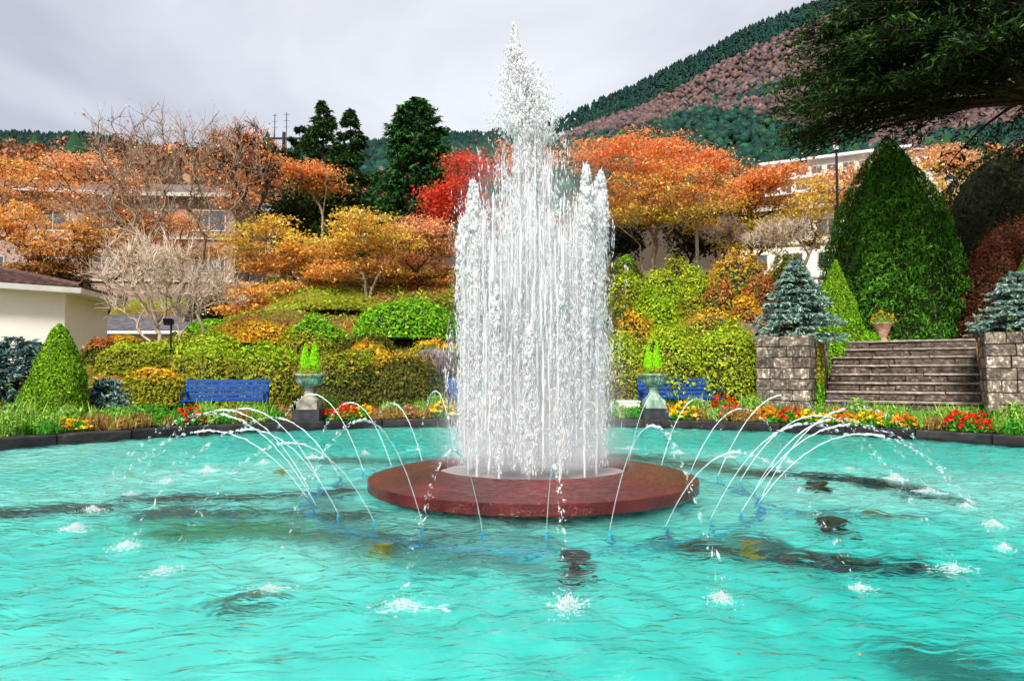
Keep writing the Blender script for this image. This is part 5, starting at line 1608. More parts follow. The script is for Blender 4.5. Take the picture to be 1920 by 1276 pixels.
# great cedar overhanging from the right
cx0, cy0 = 12.6, 17.5
z0 = 1.6
layered_conifer((cx0, cy0, z0), 11.5, 5.65, CEDAR, 'huge dark cedar spreading over the upper right corner', 'cedar_tree', 200, 40, 11, .15, .26, .20, .12, .51,
                prof=[(0, .9), (.42, 1.0), (.6, 1.0), (.72, .92), (.85, .7), (1, .25)], tip=CEDART, seed=61, flat=.22, width=.30, ladder=15, ntilt=.75,
                az=lambda g, n: np.concatenate([g.uniform(math.radians(135), math.radians(245), int(n * .8)), g.uniform(0, 6.28, n - int(n * .8))]),
                zs=lambda g, n: .02 + .8 * g.uniform(0, 1, n) ** 1.1, front=False)

# ------------------------------------------------------------------ autumn trees
OR = [((236, 166, 82), 4), ((228, 144, 64), 3), ((240, 188, 108), 3), ((180, 138, 60), 1)]
ORR = [((240, 154, 88), 4), ((234, 132, 70), 3), ((243, 178, 120), 2)]
YEL = [((234, 190, 80), 4), ((224, 168, 64), 3), ((240, 208, 116), 2), ((176, 150, 54), 1)]
YOL = [((196, 166, 60), 3), ((170, 146, 54), 3), ((128, 122, 44), 3), ((214, 168, 66), 2)]
PEA = [((230, 170, 124), 4), ((218, 148, 100), 3), ((236, 188, 142), 2), ((188, 132, 84), 1)]
RED = [((218, 74, 52), 4), ((198, 54, 42), 3), ((230, 108, 72), 2)]
OLD = [((170, 108, 46), 3), ((116, 90, 36), 3), ((198, 126, 54), 2), ((80, 74, 28), 2)]

broadleaf('large spreading orange maple right of the plume', 1212, 26.5, [(1110, 302, 62, 40), (1190, 285, 75, 40), (1270, 285, 75, 38), (1340, 310, 55, 36), (1230, 345, 110, 45), (1150, 380, 75, 48), (1310, 380, 80, 40), (1230, 410, 90, 25)],
          OR, n_tip=322, n_leaf=28800, leaf=.09, pad=.26, top_pal=ORR, low_pal=YOL, seed=101, bark='bark_warm', rtip=.011, trunks=2, hgt=.42)
broadleaf('orange maple with dark branches in front of the apartment block', 1400, 30.0, [(1440, 342, 66, 26), (1395, 362, 46, 30), (1460, 378, 55, 20), (1380, 395, 50, 24)], OR, n_tip=124, n_leaf=8640, leaf=.11, pad=.32, top_pal=ORR, low_pal=OLD, seed=102, bark='bark_dark')
broadleaf('bright red maple at the left edge of the plume', 872, 27.0, [(885, 322, 36, 36), (850, 362, 48, 30), (838, 398, 50, 30), (880, 380, 40, 50)], RED, n_tip=142, n_leaf=9360, leaf=.10, pad=.28, seed=103, bark='bark_dark', flat=.35)
broadleaf('red maple glimpsed through the plume', 960, 27.5, [(960, 320, 60, 50), (1010, 300, 50, 40), (960, 400, 70, 60)], RED, n_tip=111, n_leaf=6480, leaf=.088, pad=.240, top_pal=ORR, seed=104, bark='bark_dark')
broadleaf('golden maple left of the pale trunk, below the pines', 560, 25.0, [(520, 430, 60, 22), (560, 470, 75, 26), (490, 490, 60, 26), (590, 520, 50, 24), (455, 455, 40, 20)], YEL, n_tip=161, n_leaf=10080, leaf=.085, pad=.23, low_pal=OR, seed=105, bark='bark_warm', trunks=2)
broadleaf('golden yellow maple in front of the dense fir', 690, 24.5, [(690, 425, 70, 26), (650, 460, 70, 28), (740, 455, 60, 26), (690, 500, 80, 26), (625, 505, 50, 22)], YEL, n_tip=186, n_leaf=12240, leaf=.085, pad=.23, low_pal=OR, seed=106, bark='bark_warm', trunks=2)
broadleaf('peach coloured maple between golden maple and plume', 775, 26.0, [(790, 440, 66, 24), (830, 470, 50, 24), (770, 490, 70, 26), (830, 520, 46, 26)], PEA, n_tip=148, n_leaf=9360, leaf=.088, pad=.240, low_pal=OR, seed=107, bark='bark')
broadleaf('orange maple low down beside the outbuilding', 480, 24.0, [(470, 550, 40, 22), (500, 580, 40, 16), (440, 580, 34, 16), (520, 540, 40, 20)], OR, n_tip=86, n_leaf=5040, leaf=.09, pad=.26, seed=108, bark='bark_warm')
broadleaf('orange maple reaching over the cream pavilion roof', 75, 25.0, [(50, 430, 70, 45), (110, 475, 80, 36), (160, 440, 60, 40), (40, 500, 50, 30), (140, 510, 60, 20)], OR, n_tip=210, n_leaf=13680, leaf=.085, pad=.23, low_pal=OLD, seed=109, bark='bark_dark', trunks=2)
broadleaf('pale orange maple at the left edge below the dark hill', 20, 30.0, [(20, 345, 75, 36), (90, 330, 70, 30), (60, 385, 80, 30), (-40, 400, 60, 40)], PEA, n_tip=161, n_leaf=9360, leaf=.095, pad=.28, top_pal=OR, seed=110, bark='bark')
broadleaf('orange maple behind the tall bare tree', 195, 29.0, [(170, 320, 70, 28), (230, 345, 60, 30), (170, 380, 70, 34), (240, 410, 50, 26), (260, 480, 60, 30)], OR, n_tip=186, n_leaf=10800, leaf=.095, pad=.26, top_pal=PEA, low_pal=OLD, seed=111, bark='bark_dark')
broadleaf('thin orange maple half covering the windows of the long tan house', 352, 31.0, [(340, 425, 66, 22), (300, 465, 60, 22), (395, 470, 50, 24), (250, 440, 50, 24), (330, 480, 60, 20)], OR, n_tip=230, n_leaf=12000, leaf=.095, pad=.24, seed=121, top_pal=PEA, bark='bark_warm')
broadleaf('salmon orange maple in front of the tan houses', 470, 33.0, [(430, 330, 50, 24), (470, 300, 50, 26), (500, 335, 50, 24), (430, 370, 50, 24)], PEA, n_tip=111, n_leaf=5400, leaf=.115, pad=.36, top_pal=ORR, seed=112, bark='bark')
broadleaf('orange tinged maple below the dark pines', 575, 31.0, [(560, 325, 44, 14), (600, 320, 40, 16), (600, 350, 46, 16)], ORR, n_tip=68, n_leaf=3600, leaf=.11, pad=.30, low_pal=OLD, seed=113, bark='bark_warm')
broadleaf('small yellow tree under the orange maple canopy', 1350, 29.0, [(1330, 430, 40, 20), (1370, 445, 34, 20), (1300, 445, 34, 16)], YEL, n_tip=74, n_leaf=3600, leaf=.095, pad=.28, low_pal=YOL, seed=114, bark='bark')
broadleaf('yellow-green tree left of the large cypress', 1500, 28.0, [(1500, 400, 44, 30), (1530, 360, 36, 26), (1470, 430, 40, 24), (1530, 440, 34, 30)], YEL, n_tip=117, n_leaf=5760, leaf=.085, pad=.23, low_pal=YOL, seed=115, bark='bark_warm')
broadleaf('yellow-green tree with thin crown beside the wooden post', 1420, 27.5, [(1420, 430, 44, 22), (1440, 460, 40, 16), (1390, 460, 30, 14)], YOL, n_tip=80, n_leaf=3600, leaf=.09, pad=.28, seed=116, bark='bark')
broadleaf('peach maple right of the cypress top', 1760, 40.0, [(1740, 310, 50, 30), (1790, 330, 40, 26), (1780, 285, 40, 20), (1820, 300, 50, 24)], PEA, n_tip=105, n_leaf=5040, leaf=.14, pad=.42, low_pal=YEL, seed=117, bark='bark')
broadleaf('golden tree behind the lantern lamp', 1775, 31.0, [(1765, 370, 30, 34), (1790, 390, 34, 30), (1760, 410, 34, 24)], YEL, n_tip=74, n_leaf=3600, leaf=.11, pad=.30, low_pal=YOL, seed=118, bark='bark')
broadleaf('peach coloured tree left of the tall lamp post', 1560, 36.0, [(1550, 345, 40, 24), (1600, 330, 40, 24), (1580, 370, 46, 20)], PEA, n_tip=74, n_leaf=3600, leaf=.13, pad=.38, low_pal=YEL, seed=119, bark='bark')
DKG = [((26, 40, 16), 3), ((40, 54, 20), 3), ((18, 28, 12), 2)]
for q, (px, py, rx, ry, Y, lab) in enumerate([(640, 545, 60, 26, 27.5, 'dark evergreen shrub under the golden maples, left of the trunk'), (735, 545, 60, 28, 27.8, 'dark evergreen shrub under the golden maples, right of the trunk'), (820, 555, 50, 30, 28.0, 'dark evergreen shrub at the plume edge under the peach maple'),
                                           (1290, 450, 56, 30, 30.0, 'dark evergreen shrub in the shade of the big orange maple'), (1350, 420, 40, 24, 31.0, 'dark evergreen behind the small yellow tree'), (480, 590, 50, 22, 27.0, 'dark evergreen shrub beside the outbuilding'),
                                           (400, 590, 40, 18, 26.0, 'dark evergreen shrub right of the pale bare tree'), (560, 400, 60, 30, 36.0, 'dark evergreen below the loose pines'), (100, 525, 60, 20, 27.0, 'dark evergreen above the pavilion roof'), (1150, 455, 50, 26, 30.0, 'dark evergreen left of the orange maple trunk')]):
    broadleaf(lab, px, Y, [(px, py, rx, ry), (px + rx * .5, py + 6, rx * .6, ry * .8)], DKG, name='evergreen_shrub', n_tip=80, n_leaf=3200, leaf=.13, pad=.26, flat=.7, seed=130 + q, bark='bark_dark', group='dark evergreens under the maples', cat='shrub')

# ------------------------------------------------------------------ leafless trees
bare_tree('pale multi-stemmed bare tree in front of the outbuilding', 312, 18.4, [(320, 515, 115, 60), (235, 530, 45, 60), (410, 530, 60, 50), (330, 560, 90, 40), (290, 480, 80, 40)], 'bark_pale', 201, n_tip=330, twig=.45, rtip=.0075, trunks=4, hgt=.34, n_twig=3)
bare_tree('tall bare brown tree spreading before the tan house', 318, 24.5, [(320, 290, 120, 60), (420, 270, 80, 45), (230, 330, 90, 60), (150, 400, 90, 60), (400, 380, 90, 80), (290, 400, 110, 60), (470, 310, 40, 50)], 'bark_warm', 202, n_tip=430, twig=.6, rtip=.0095, trunks=3, hgt=.28, n_twig=2, extra=(PEA, 900, .09))
bare_tree('bare tree with reddish remains leaning beside the utility pole', 450, 29.0, [(470, 290, 60, 50), (420, 300, 50, 50), (500, 330, 40, 40)], 'bark_dark', 203, n_tip=220, twig=.5, rtip=.010, trunks=2, extra=(ORR, 2200, .10), hgt=.5)
bare_tree('small bare tree with pale twigs left of the cypress', 1452, 26.0, [(1452, 440, 40, 30), (1490, 430, 36, 26), (1420, 450, 30, 22)], 'bark_pale', 204, n_tip=120, twig=.35, rtip=.008, trunks=3, hgt=.4)
bare_tree('small bare tree left of the wooden post', 1362, 26.4, [(1365, 430, 34, 22), (1340, 440, 26, 20), (1390, 440, 26, 20)], 'bark_warm', 205, n_tip=100, twig=.3, rtip=.008, trunks=3, hgt=.4)

# ------------------------------------------------------------------ far woods: one mass each
def far_wood(name, label, n, y0, y1, xr, kinds, seed, size, quads, clump=True):
    g = np.random.default_rng(seed)
    y = np.sqrt(g.uniform(y0 ** 2, y1 ** 2, n)); x = g.uniform(-1, 1, n) * xr * y
    z = terr(x, y) + (sines(np.stack([x, y], 1), 0.02, 8, 3) * 7 * sstep(180, 350, y) * sstep(760, 640, y))
    pxs = 960 + x / y * F_PX
    ok = ~((pxs > 1400) & (pxs < 1730) & (y > 60) & (y < 150))
    ok &= (700 - (z - 1) / y * F_PX) < 430     # the foot of the slope lies behind nearer woods
    x, y, z = x[ok], y[ok], z[ok]
    k = kinds(g, x, y, z)
    ge = Geo()
    for kd, (shape, pal, sc) in enumerate(KINDS):
        m = np.where(k == kd)[0]
        if not len(m): continue
        c = np.stack([x[m], y[m], z[m]], 1); s = size * sc * g.uniform(.7, 1.3, len(m))
        tc_ = pick(g, len(m), pal, .16)
        if shape == 'cone':
            nl = 3; nn = 6
            for l in range(nl):
                zb = (.08 + .2 * l); zt_ = zb + .40; rb = (.36 - .075 * l)
                a = (np.arange(nn) * 6.283 / nn)[None] + g.uniform(0, 1, (len(m), 1))
                rj = rb * g.uniform(.65, 1.25, (len(m), nn))
                ring = np.stack([np.cos(a) * rj, np.sin(a) * rj, np.full_like(a, zb) + g.normal(0, .04, a.shape)], -1) * s[:, None, None] * 1.35 + c[:, None]
                apx = c + np.stack([np.zeros(len(m)), np.zeros(len(m)), zt_ * s * 1.35], 1)
                V = np.concatenate([ring, apx[:, None]], 1)
                q = np.arange(nn)
                F = np.stack([q, (q + 1) % nn, np.full(nn, nn)], 1)[None] + (np.arange(len(m)) * (nn + 1))[:, None, None]
                ge.add(V.reshape(-1, 3), F.reshape(-1, 3), np.repeat(tc_ * g.normal(1, .12, (len(m), 1)).clip(.5, 1.5), nn + 1, 0))
        elif shape == 'blob':
            ph = (1 + 5 ** .5) / 2
            IV = norm(np.array([(-1, ph, 0), (1, ph, 0), (-1, -ph, 0), (1, -ph, 0), (0, -1, ph), (0, 1, ph), (0, -1, -ph), (0, 1, -ph), (ph, 0, -1), (ph, 0, 1), (-ph, 0, -1), (-ph, 0, 1)], float))
            IF = np.array([(0, 11, 5), (0, 5, 1), (0, 1, 7), (0, 7, 10), (0, 10, 11), (1, 5, 9), (5, 11, 4), (11, 10, 2), (10, 7, 6), (7, 1, 8), (3, 9, 4), (3, 4, 2), (3, 2, 6), (3, 6, 8), (3, 8, 9), (4, 9, 5), (2, 4, 11), (6, 2, 10), (8, 6, 7), (9, 8, 1)])
            V = c[:, None] + np.array([0, 0, .42]) * s[:, None, None] + IV[None] * g.uniform(.5, 1.3, (len(m), 12, 1)) * s[:, None, None] * np.array([.5, .5, .52])
            F = IF[None] + (np.arange(len(m)) * 12)[:, None, None]
            ge.add(V.reshape(-1, 3), F.reshape(-1, 3), np.repeat(tc_, 12, 0) * g.normal(1, .22, (len(m) * 12, 1)).clip(.45, 1.6))
        else:
            nq = quads
            d = norm(g.normal(size=(len(m), nq, 3))); d[..., 2] = np.abs(d[..., 2]) * .9
            Cc = c[:, None] + d * (s[:, None, None] * np.array([.42, .42, .55])) * g.uniform(.55, 1.05, (len(m), nq, 1)) + np.array([0, 0, .30]) * s[:, None, None]
            V, F = leaves(Cc.reshape(-1, 3), d.reshape(-1, 3) + g.normal(0, .5, (len(m) * nq, 3)), np.repeat(s, nq) * g.gamma(6, (2.0 / math.sqrt(nq)) * .48 / 6, len(m) * nq), g, .55)
            cc = np.repeat(tc_, nq, 0) * g.normal(1, .16, (len(m) * nq, 1)).clip(.4, 1.6)
            ge.add(V, F, np.repeat(cc, 4, 0))
    o = ge.build(name, M['needle'], smooth=True)
    return tag(o, label, 'woodland', kind='stuff')

KINDS = [('cone', [((10, 48, 42), 4), ((8, 38, 34), 3), ((18, 60, 46), 2)], .85),
         ('blob', [((94, 74, 76), 4), ((80, 62, 66), 3), ((108, 84, 82), 2), ((98, 76, 58), 2)], .95),
         ('blob', [((14, 58, 46), 4), ((10, 46, 40), 3), ((30, 74, 48), 2)], 1.05)]
RIDPX = 960 + RIDX / 700 * F_PX; RIDPY = 700 - (RIDZ - 1) / 700 * F_PX
def kinds_far(g, x, y, z):
    """belts of trees: conifers along the ridge, bare mauve woods below, green woods on the lower flank"""
    Pn = np.stack([x, y], 1)
    v = sines(Pn, .013, 71, 2) + .35 * sines(Pn, .05, 72, 2)
    below = (np.interp(x / y * F_PX + 960, RIDPX, RIDPY) - (700 - (z + 4) / y * F_PX)) * -1.0
    a = 960 + x / y * F_PX
    lo_ = np.interp(a, [1050, 1200, 1400, 1600], [16, 22, 34, 22]) + 12 * v
    hi_ = np.interp(a, [1050, 1200, 1320, 1450, 1700], [70, 100, 118, 190, 330]) + 40 * v
    k = np.where((below > lo_) & (below < hi_), 1, 2)
    k = np.where((k == 1) & (v + g.normal(0, .2, len(x)) < -.62), 2, k)
    k = np.where(below <= lo_, 0, k)
    k = np.where((a < 1050) & (k == 1) & (v < .25), 2, k)
    return np.where((k == 2) & (g.uniform(size=len(x)) < .25), 0, k)
far_wood('mountain_forest', 'mixed dark green and mauve forest covering the far mountainside', 27000, 190, 735, .76, kinds_far, 301, 4.9, 12)
KINDS2 = KINDS
KINDS = [('round', [((132, 92, 66), 4), ((112, 78, 60), 3), ((150, 110, 76), 2)], 1.0), ('round', [((196, 112, 52), 4), ((176, 92, 44), 3), ((206, 140, 84), 2)], .9), ('cone', [((24, 60, 34), 3), ((34, 74, 38), 2)], 1.0),
         ('round', [((196, 138, 84), 3), ((206, 120, 60), 2), ((190, 150, 70), 2)], .9)]
def kinds_mid(g, x, y, z):
    u = g.uniform(size=len(x))
    left = x < 0
    return np.where(left, np.where(u < .64, 0, np.where(u < .97, 1, 2)), np.where(u < .15, 0, np.where(u < .93, 3, 2)))
far_wood('hillside_wood', 'brown and orange autumn wood on the near hillside behind the houses', 560, 66, 185, .82, kinds_mid, 302, 7.0, 110)

# ------------------------------------------------------------------ ivy on the left pier
g = np.random.default_rng(66)
n = 2600
t = g.uniform(0, 1, n) ** .8; u = g.beta(2.2, 1.2, n)
A = np.array(C1); B = np.array(C1) + 1.6 * np.array([UX, UY]); dd = (B - A) / np.linalg.norm(B - A); nn = np.array([dd[1], -dd[0]])
zz = 1.62 * (1 - t)
keep = (u > .35 + .5 * (zz / 1.6 - .55)) & (sines(np.stack([u * 3, zz * 2.2], 1), 2.0, 4) > -.35)
u, zz = u[keep], zz[keep]
C = np.column_stack([A[0] + dd[0] * 1.6 * u + nn[0] * g.uniform(.02, .09, len(u)), A[1] + dd[1] * 1.6 * u + nn[1] * g.uniform(.02, .09, len(u)), zz + .05]) - [6.0, 14.2, 0.05]
V, F = leaves(C, np.column_stack([np.full(len(u), nn[0]), np.full(len(u), nn[1]), np.full(len(u), .4)]) + g.normal(0, .4, (len(u), 3)), g.gamma(9, .055 / 9, len(u)), g, .8)
col = pick(g, len(u), OLIVE); lowm = zz < .75; col[lowm] = pick(g, int(lowm.sum()), BRIGHT)
iv = tag(empty('ivy', (6.0, 14.2, .05)), 'ivy and moss climbing the slanted face of the left stone pier', 'ivy')
mk('foliage', V, F, M['leaf'], iv, np.repeat(col, 4, 0))

# ------------------------------------------------------------------ ground cover on the slope
g = np.random.default_rng(812)
n = 64000
th_ = g.uniform(math.radians(18), math.radians(158), n); r_ = np.sqrt(g.uniform(10.35 ** 2, 24 ** 2, n))
x = CX + r_ * np.cos(th_); y = CY + r_ * np.sin(th_)
ok = ~((x > 4.4) & (y < 20.5) & (x < 11.5)) & (np.abs(x) < .76 * y) & ~((x < -10.2) & (y > 15) & (y < 23.5))
x, y, r_ = x[ok], y[ok], r_[ok]
tuft = sines(np.stack([x, y], 1), 2.4, 91, 2)
z = terr(x, y) + np.abs(g.normal(0, .5, len(x))) * (.10 + .16 * np.clip(tuft + .3, 0, 1))
col = pick(g, len(x), OLIVE)
m = tuft > .25; col[m] = pick(g, int(m.sum()), YGREEN)
m = tuft < -.35; col[m] = pick(g, int(m.sum()), RUST)
V, F = leaves(np.stack([x, y, z], 1), g.normal(0, .7, (len(x), 3)) + [0, -.3, .8], g.gamma(6, .098 / 6, len(x)), g, .5)
tag(mk('undergrowth', V, F, M['leaf'], col=np.repeat(col, 4, 0)), 'low olive and russet undergrowth covering the slope between the shrubs', 'undergrowth', kind='stuff')

# ------------------------------------------------------------------ flower bed
def blades(g, n, h, spread, lean, w, pal):
    """upright curved blades from the plant's foot"""
    a = g.uniform(0, 6.28, n); b0 = np.stack([g.normal(0, spread * .5, n), g.normal(0, spread * .5, n), np.zeros(n)], 1)
    hh = h * g.uniform(.5, 1.1, n); ln = lean * g.uniform(.2, 1.2, n) * hh
    d = np.stack([np.cos(a), np.sin(a), np.zeros(n)], 1); pr = np.stack([-np.sin(a), np.cos(a), np.zeros(n)], 1)
    m = b0 + d * (ln * .3)[:, None] + np.array([0, 0, 1.0]) * (hh * .6)[:, None]; e = b0 + d * ln[:, None] + np.array([0, 0, 1.0]) * hh[:, None]
    V = np.stack([b0, m + pr * w, e, m - pr * w], 1).reshape(-1, 3)
    return V, np.arange(4 * n).reshape(n, 4), np.repeat(pick(g, n, pal), 4, 0)
def tuft_leaves(g, n, h, rad, leaf, pal, aspect=.4):
    d = norm(g.normal(size=(n, 3))); d[:, 2] = np.abs(d[:, 2])
    C = d * np.array([rad, rad, h]) * g.uniform(.45, 1.05, (n, 1)); C[:, 2] += .02
    V, F = leaves(C, d + g.normal(0, .6, (n, 3)) + [0, 0, .3], g.gamma(6, leaf / 6, n), g, aspect, T=d + [0, 0, .5] + g.normal(0, .4, (n, 3)))
    return V, F, np.repeat(pick(g, n, pal), 4, 0)
def blooms(g, n, h, rad, size, pal, zmin=.6):
    d = norm(g.normal(size=(n, 3))); d[:, 2] = np.abs(d[:, 2]) * .8 + .2
    C = d * np.array([rad, rad, h]) * g.uniform(.9, 1.12, (n, 1))
    ci = np.repeat(np.arange(n), 9)
    off = norm(g.normal(size=(n * 9, 3))); off[:, 2] = np.abs(off[:, 2])
    sz = size * g.uniform(.7, 1.2, n)
    V, F = leaves(C[ci] + off * (sz[ci] * .42)[:, None], off + g.normal(0, .2, off.shape), sz[ci] * .62, g, .9)
    return V, F, np.repeat(np.repeat(pick(g, n, pal), 9, 0), 4, 0)
FEATH = [((142, 182, 66), 4), ((112, 160, 50), 3), ((168, 198, 96), 2), ((84, 124, 44), 1)]
GREEN = [((70, 150, 32), 4), ((54, 122, 28), 3), ((96, 178, 48), 2)]
DRY = [((176, 140, 76), 4), ((150, 108, 50), 3), ((120, 120, 48), 2), ((196, 168, 110), 1)]
YFL = [((240, 180, 20), 4), ((236, 150, 14), 3), ((246, 204, 50), 2)]
OFL = [((236, 120, 16), 4), ((240, 150, 24), 3), ((226, 92, 14), 2)]
RFL = [((208, 36, 18), 4), ((224, 70, 24), 3), ((176, 24, 20), 2)]
PFL = [((214, 110, 120), 4), ((196, 84, 100), 2), ((226, 150, 150), 2)]
VFL = [((120, 92, 160), 4), ((98, 74, 136), 3)]
PROTO = {}
def proto(key, parts, nm, cat):
    root = empty(nm, (0, 0, 0)); 
    for pn, (V, F, c), mt in parts:
        mk(pn, V, F, M[mt], root, c)
    PROTO[key] = [root, False, cat]
for v in range(3):
    g = np.random.default_rng(500 + v)
    def foliage(h, rad, n, pal, n2=0, leaf=.05):
        A = blades(g, n, h, rad, .5, .006, pal)
        if n2:
            B = tuft_leaves(g, n2, h * .8, rad, leaf, pal)
            return (np.concatenate([A[0], B[0]]), np.concatenate([A[1], B[1] + len(A[0])]), np.concatenate([A[2], B[2]]))
        return A
    proto(('feathery', v), [('foliage', foliage(.32, .17, 90, FEATH, 760, .042), 'leaf')], 'feathery_plant', 'plant')
    proto(('green', v), [('foliage', foliage(.24, .19, 80, GREEN, 620, .05), 'leaf')], 'leafy_plant', 'plant')
    proto(('dry', v), [('foliage', foliage(.24, .18, 130, DRY, 420, .045), 'leaf')], 'withered_plant', 'plant')
    proto(('yellow', v), [('foliage', tuft_leaves(g, 420, .2, .19, .05, GREEN), 'leaf'), ('blossom', blooms(g, 34, .24, .2, .072, YFL), 'petal')], 'marigold_plant', 'flower')
    proto(('orange', v), [('foliage', tuft_leaves(g, 420, .2, .19, .05, GREEN), 'leaf'), ('blossom', blooms(g, 34, .24, .2, .072, OFL), 'petal')], 'marigold_plant', 'flower')
    proto(('red', v), [('foliage', tuft_leaves(g, 420, .22, .18, .05, GREEN), 'leaf'), ('blossom', blooms(g, 40, .27, .18, .06, RFL), 'petal')], 'red_flower_plant', 'flower')
    proto(('pink', v), [('foliage', tuft_leaves(g, 380, .22, .18, .045, DRY), 'leaf'), ('blossom', blooms(g, 26, .25, .18, .04, PFL), 'petal')], 'pink_flower_plant', 'flower')
    proto(('violet', v), [('foliage', foliage(.26, .16, 160, FEATH, 160, .04), 'leaf'), ('blossom', blooms(g, 60, .36, .15, .022, VFL), 'petal')], 'lavender_plant', 'flower')
WORD = {'feathery': 'feathery pale green plant', 'green': 'leafy bright green plant', 'dry': 'withered straw-coloured plant', 'yellow': 'yellow marigold', 'orange': 'orange marigold', 'red': 'red flowering plant', 'pink': 'pinkish flowering plant', 'violet': 'violet lavender'}
def place(key, x, y, z, s, rz, label, group):
    root, used, cat = PROTO[key]
    o = root if not used else copy_tree(root)
    PROTO[key][1] = True
    o.location = (x, y, z); o.rotation_euler = (0, 0, rz); o.scale = (s, s, s)
    tag(o, label, cat, group)
def ray_circle(px, r):
    k = (px - 960) / F_PX
    # x = k*y ; (k y - CX)^2 + (y - CY)^2 = r^2, far root
    A_ = k * k + 1; B_ = -2 * (k * CX + CY); C_ = CX * CX + CY * CY - r * r
    y = (-B_ + math.sqrt(B_ * B_ - 4 * A_ * C_)) / (2 * A_)
    return k * y, y
FRONT = [(-30, 110, ['green', 'feathery']), (110, 185, ['yellow', 'yellow', 'dry']), (185, 300, ['dry', 'feathery', 'dry', 'green']), (300, 420, ['dry', 'green', 'red', 'feathery']), (420, 550, ['green', 'dry', 'feathery']), (612, 670, ['red', 'red', 'dry']),
         (670, 760, ['yellow', 'dry', 'dry']), (760, 860, ['pink', 'dry', 'yellow']), (860, 1110, ['green', 'dry', 'pink']), (1110, 1200, ['feathery', 'green']), (1244, 1300, ['orange', 'yellow', 'dry']), (1300, 1430, ['dry', 'feathery', 'pink', 'dry']),
         (1430, 1500, ['orange', 'green', 'dry', 'feathery']), (1500, 1640, ['yellow', 'green', 'orange', 'dry']), (1640, 1710, ['orange', 'feathery']), (1710, 1790, ['feathery', 'dry']), (1790, 1866, ['red', 'red']), (1866, 1960, ['feathery', 'green', 'feathery'])]
BACK = [(-30, 240, ['feathery', 'feathery', 'green']), (240, 340, ['green', 'green', 'feathery']), (340, 520, ['green', 'feathery']), (520, 560, ['dry', 'green']), (605, 720, ['feathery', 'green', 'dry']), (720, 870, ['feathery', 'green', 'feathery']), (870, 1110, ['green', 'dry']), (1110, 1195, ['green']),
        (1240, 1350, ['feathery', 'violet', 'feathery']), (1350, 1400, ['red', 'feathery']), (1400, 1560, ['feathery', 'green', 'dry']), (1560, 1640, ['violet', 'feathery']), (1640, 1800, ['feathery', 'feathery', 'green']), (1800, 1960, ['feathery', 'green'])]
rg = random.Random(77)
for rows, r0, row, sc in ((FRONT, 8.36, 'front', 1.08), (BACK, 8.80, 'back', 1.45)):
    cnt = 0
    for a0, a1, kinds in rows:
        px = a0 + 8; q = 0
        while px < a1:
            x, y = ray_circle(px, r0 + rg.uniform(-.1, .12))
            kd = kinds[q % len(kinds)]; q += 1
            s_ = sc * rg.uniform(.75, 1.2)
            place((kd, rg.randrange(3)), x, y, .105, s_, rg.uniform(0, 6.28), f'{WORD[kd]}, {ordinal(cnt)} plant from the left in the {row} row of the bed', 'bedding plants along the pool kerb')
            cnt += 1
            px += .29 * s_ / y * F_PX * rg.uniform(.8, 1.05)

cnt = 0
for px, kd in [(1447, 'orange'), (1478, 'red'), (1512, 'yellow'), (1548, 'yellow'), (1590, 'orange'), (1625, 'yellow'), (1668, 'yellow'), (1692, 'orange'), (640, 'red'), (655, 'red'), (1820, 'red'), (1270, 'yellow'), (95, 'green'), (230, 'dry'), (712, 'dry')]:
    x, y = ray_circle(px, 8.10)
    place((kd, cnt % 3), x, y, .12, .8 + .25 * ((cnt * 7) % 4) / 4, cnt * 1.3, f'{WORD[kd]} spilling over the kerb, {ordinal(cnt)} such plant counted along the kerb', 'plants spilling over the kerb')
    cnt += 1

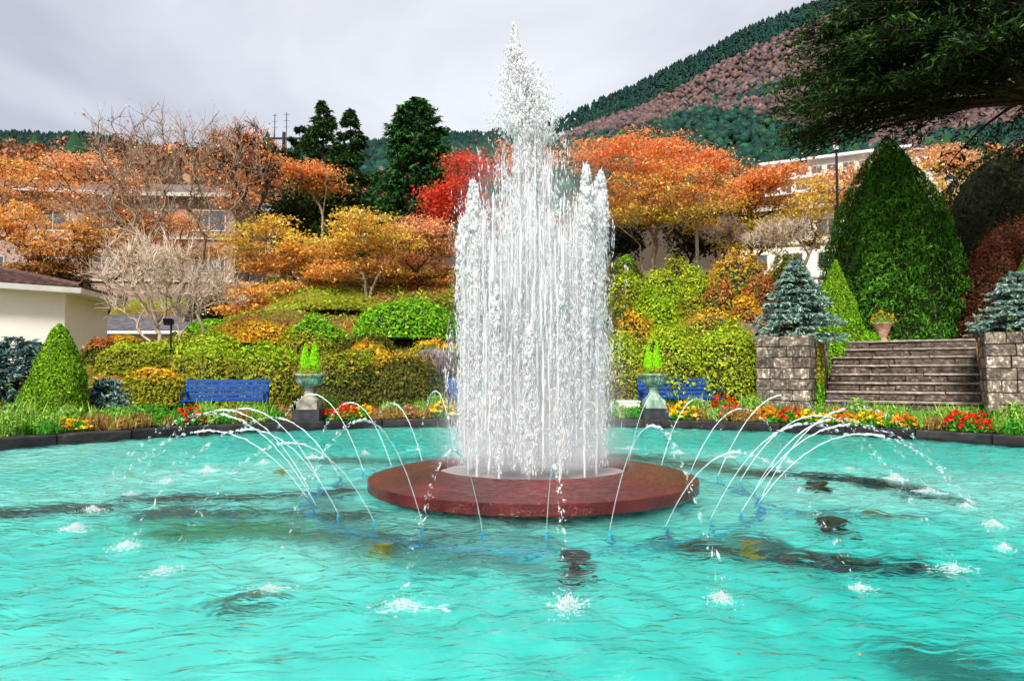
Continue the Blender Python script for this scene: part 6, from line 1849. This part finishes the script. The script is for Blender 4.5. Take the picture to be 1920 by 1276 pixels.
for q, (px, py, lb_) in enumerate([(1385, 1232, 'small fallen leaf floating alone near the bottom of the pool picture'), (1612, 1232, 'small fallen leaf floating at bottom right of the pool')]):
    pt = on_plane(px, py); g = np.random.default_rng(q)
    V, F = leaves(np.zeros((1, 3)), np.array([[.1, -.1, 1.0]]), .026, g, .6, .06)
    tag(mk('floating_leaf', V, F, M['leaf'], None, np.repeat(pick(g, 1, [((150, 96, 40), 1), ((190, 150, 40), 1)]), 4, 0), loc=(pt[0], pt[1], .012)), lb_, 'leaf', 'fallen leaves floating on the pool')

# plants in the urns and the vase
def potted(pu, cones, lab, seed, pals):
    zt = pu[2]
    for q, (dx, h) in enumerate(cones):
        cone_bush((pu[0] + dx * .9, pu[1], .95), h, .098, [((140, 208, 10), 4), ((118, 188, 10), 3), ((168, 222, 30), 2)], f'{["narrow", "broader", "short"][q]} lime cone conifer in the {lab}', 'potted_conifer', n=2600, leaf=.04, lump=.06, seed=seed + q, group='lime conifers in the urns', jitter=.05)
    g = np.random.default_rng(seed)
    o = tag(empty('potted_flowers', (pu[0], pu[1], .94)), f'trailing flowers filling the {lab}', 'flowers')
    A = tuft_leaves(g, 1100, .21, .31, .05, pals[0]); A[0][:, 2] -= .02
    mk('foliage', A[0], A[1], M['leaf'], o, A[2])
    B = blooms(g, 30, .23, .31, .035, pals[1]); mk('blossom', B[0], B[1], M['petal'], o, B[2])
potted((pu1[0], pu1[1], 0), [(-.10, .62), (.09, .66)], 'pale stone urn', 71, (OLIVE, PFL))
potted((pu2[0], pu2[1], 0), [(-.11, .58), (.07, .66)], 'green urn', 81, (OLIVE, DRY))
g = np.random.default_rng(5)
p = P(1655, 632, 18.3)
o = tag(empty('vase_flowers', (p[0], p[1], 2.22)), 'yellow and red flowers in the terracotta vase', 'flowers')
A = tuft_leaves(g, 500, .30, .28, .055, FEATH); mk('foliage', A[0], A[1], M['leaf'], o, A[2])
B = blooms(g, 30, .30, .28, .05, YFL); mk('blossom', B[0], B[1], M['petal'], o, B[2])
B = blooms(g, 14, .38, .22, .05, RFL); mk('blossom', B[0], B[1], M['petal'], o, B[2])
for r_, u_, c_ in PROTO.values():
    if not u_:
        for ch in list(r_.children): bpy.data.objects.remove(ch)
        bpy.data.objects.remove(r_)
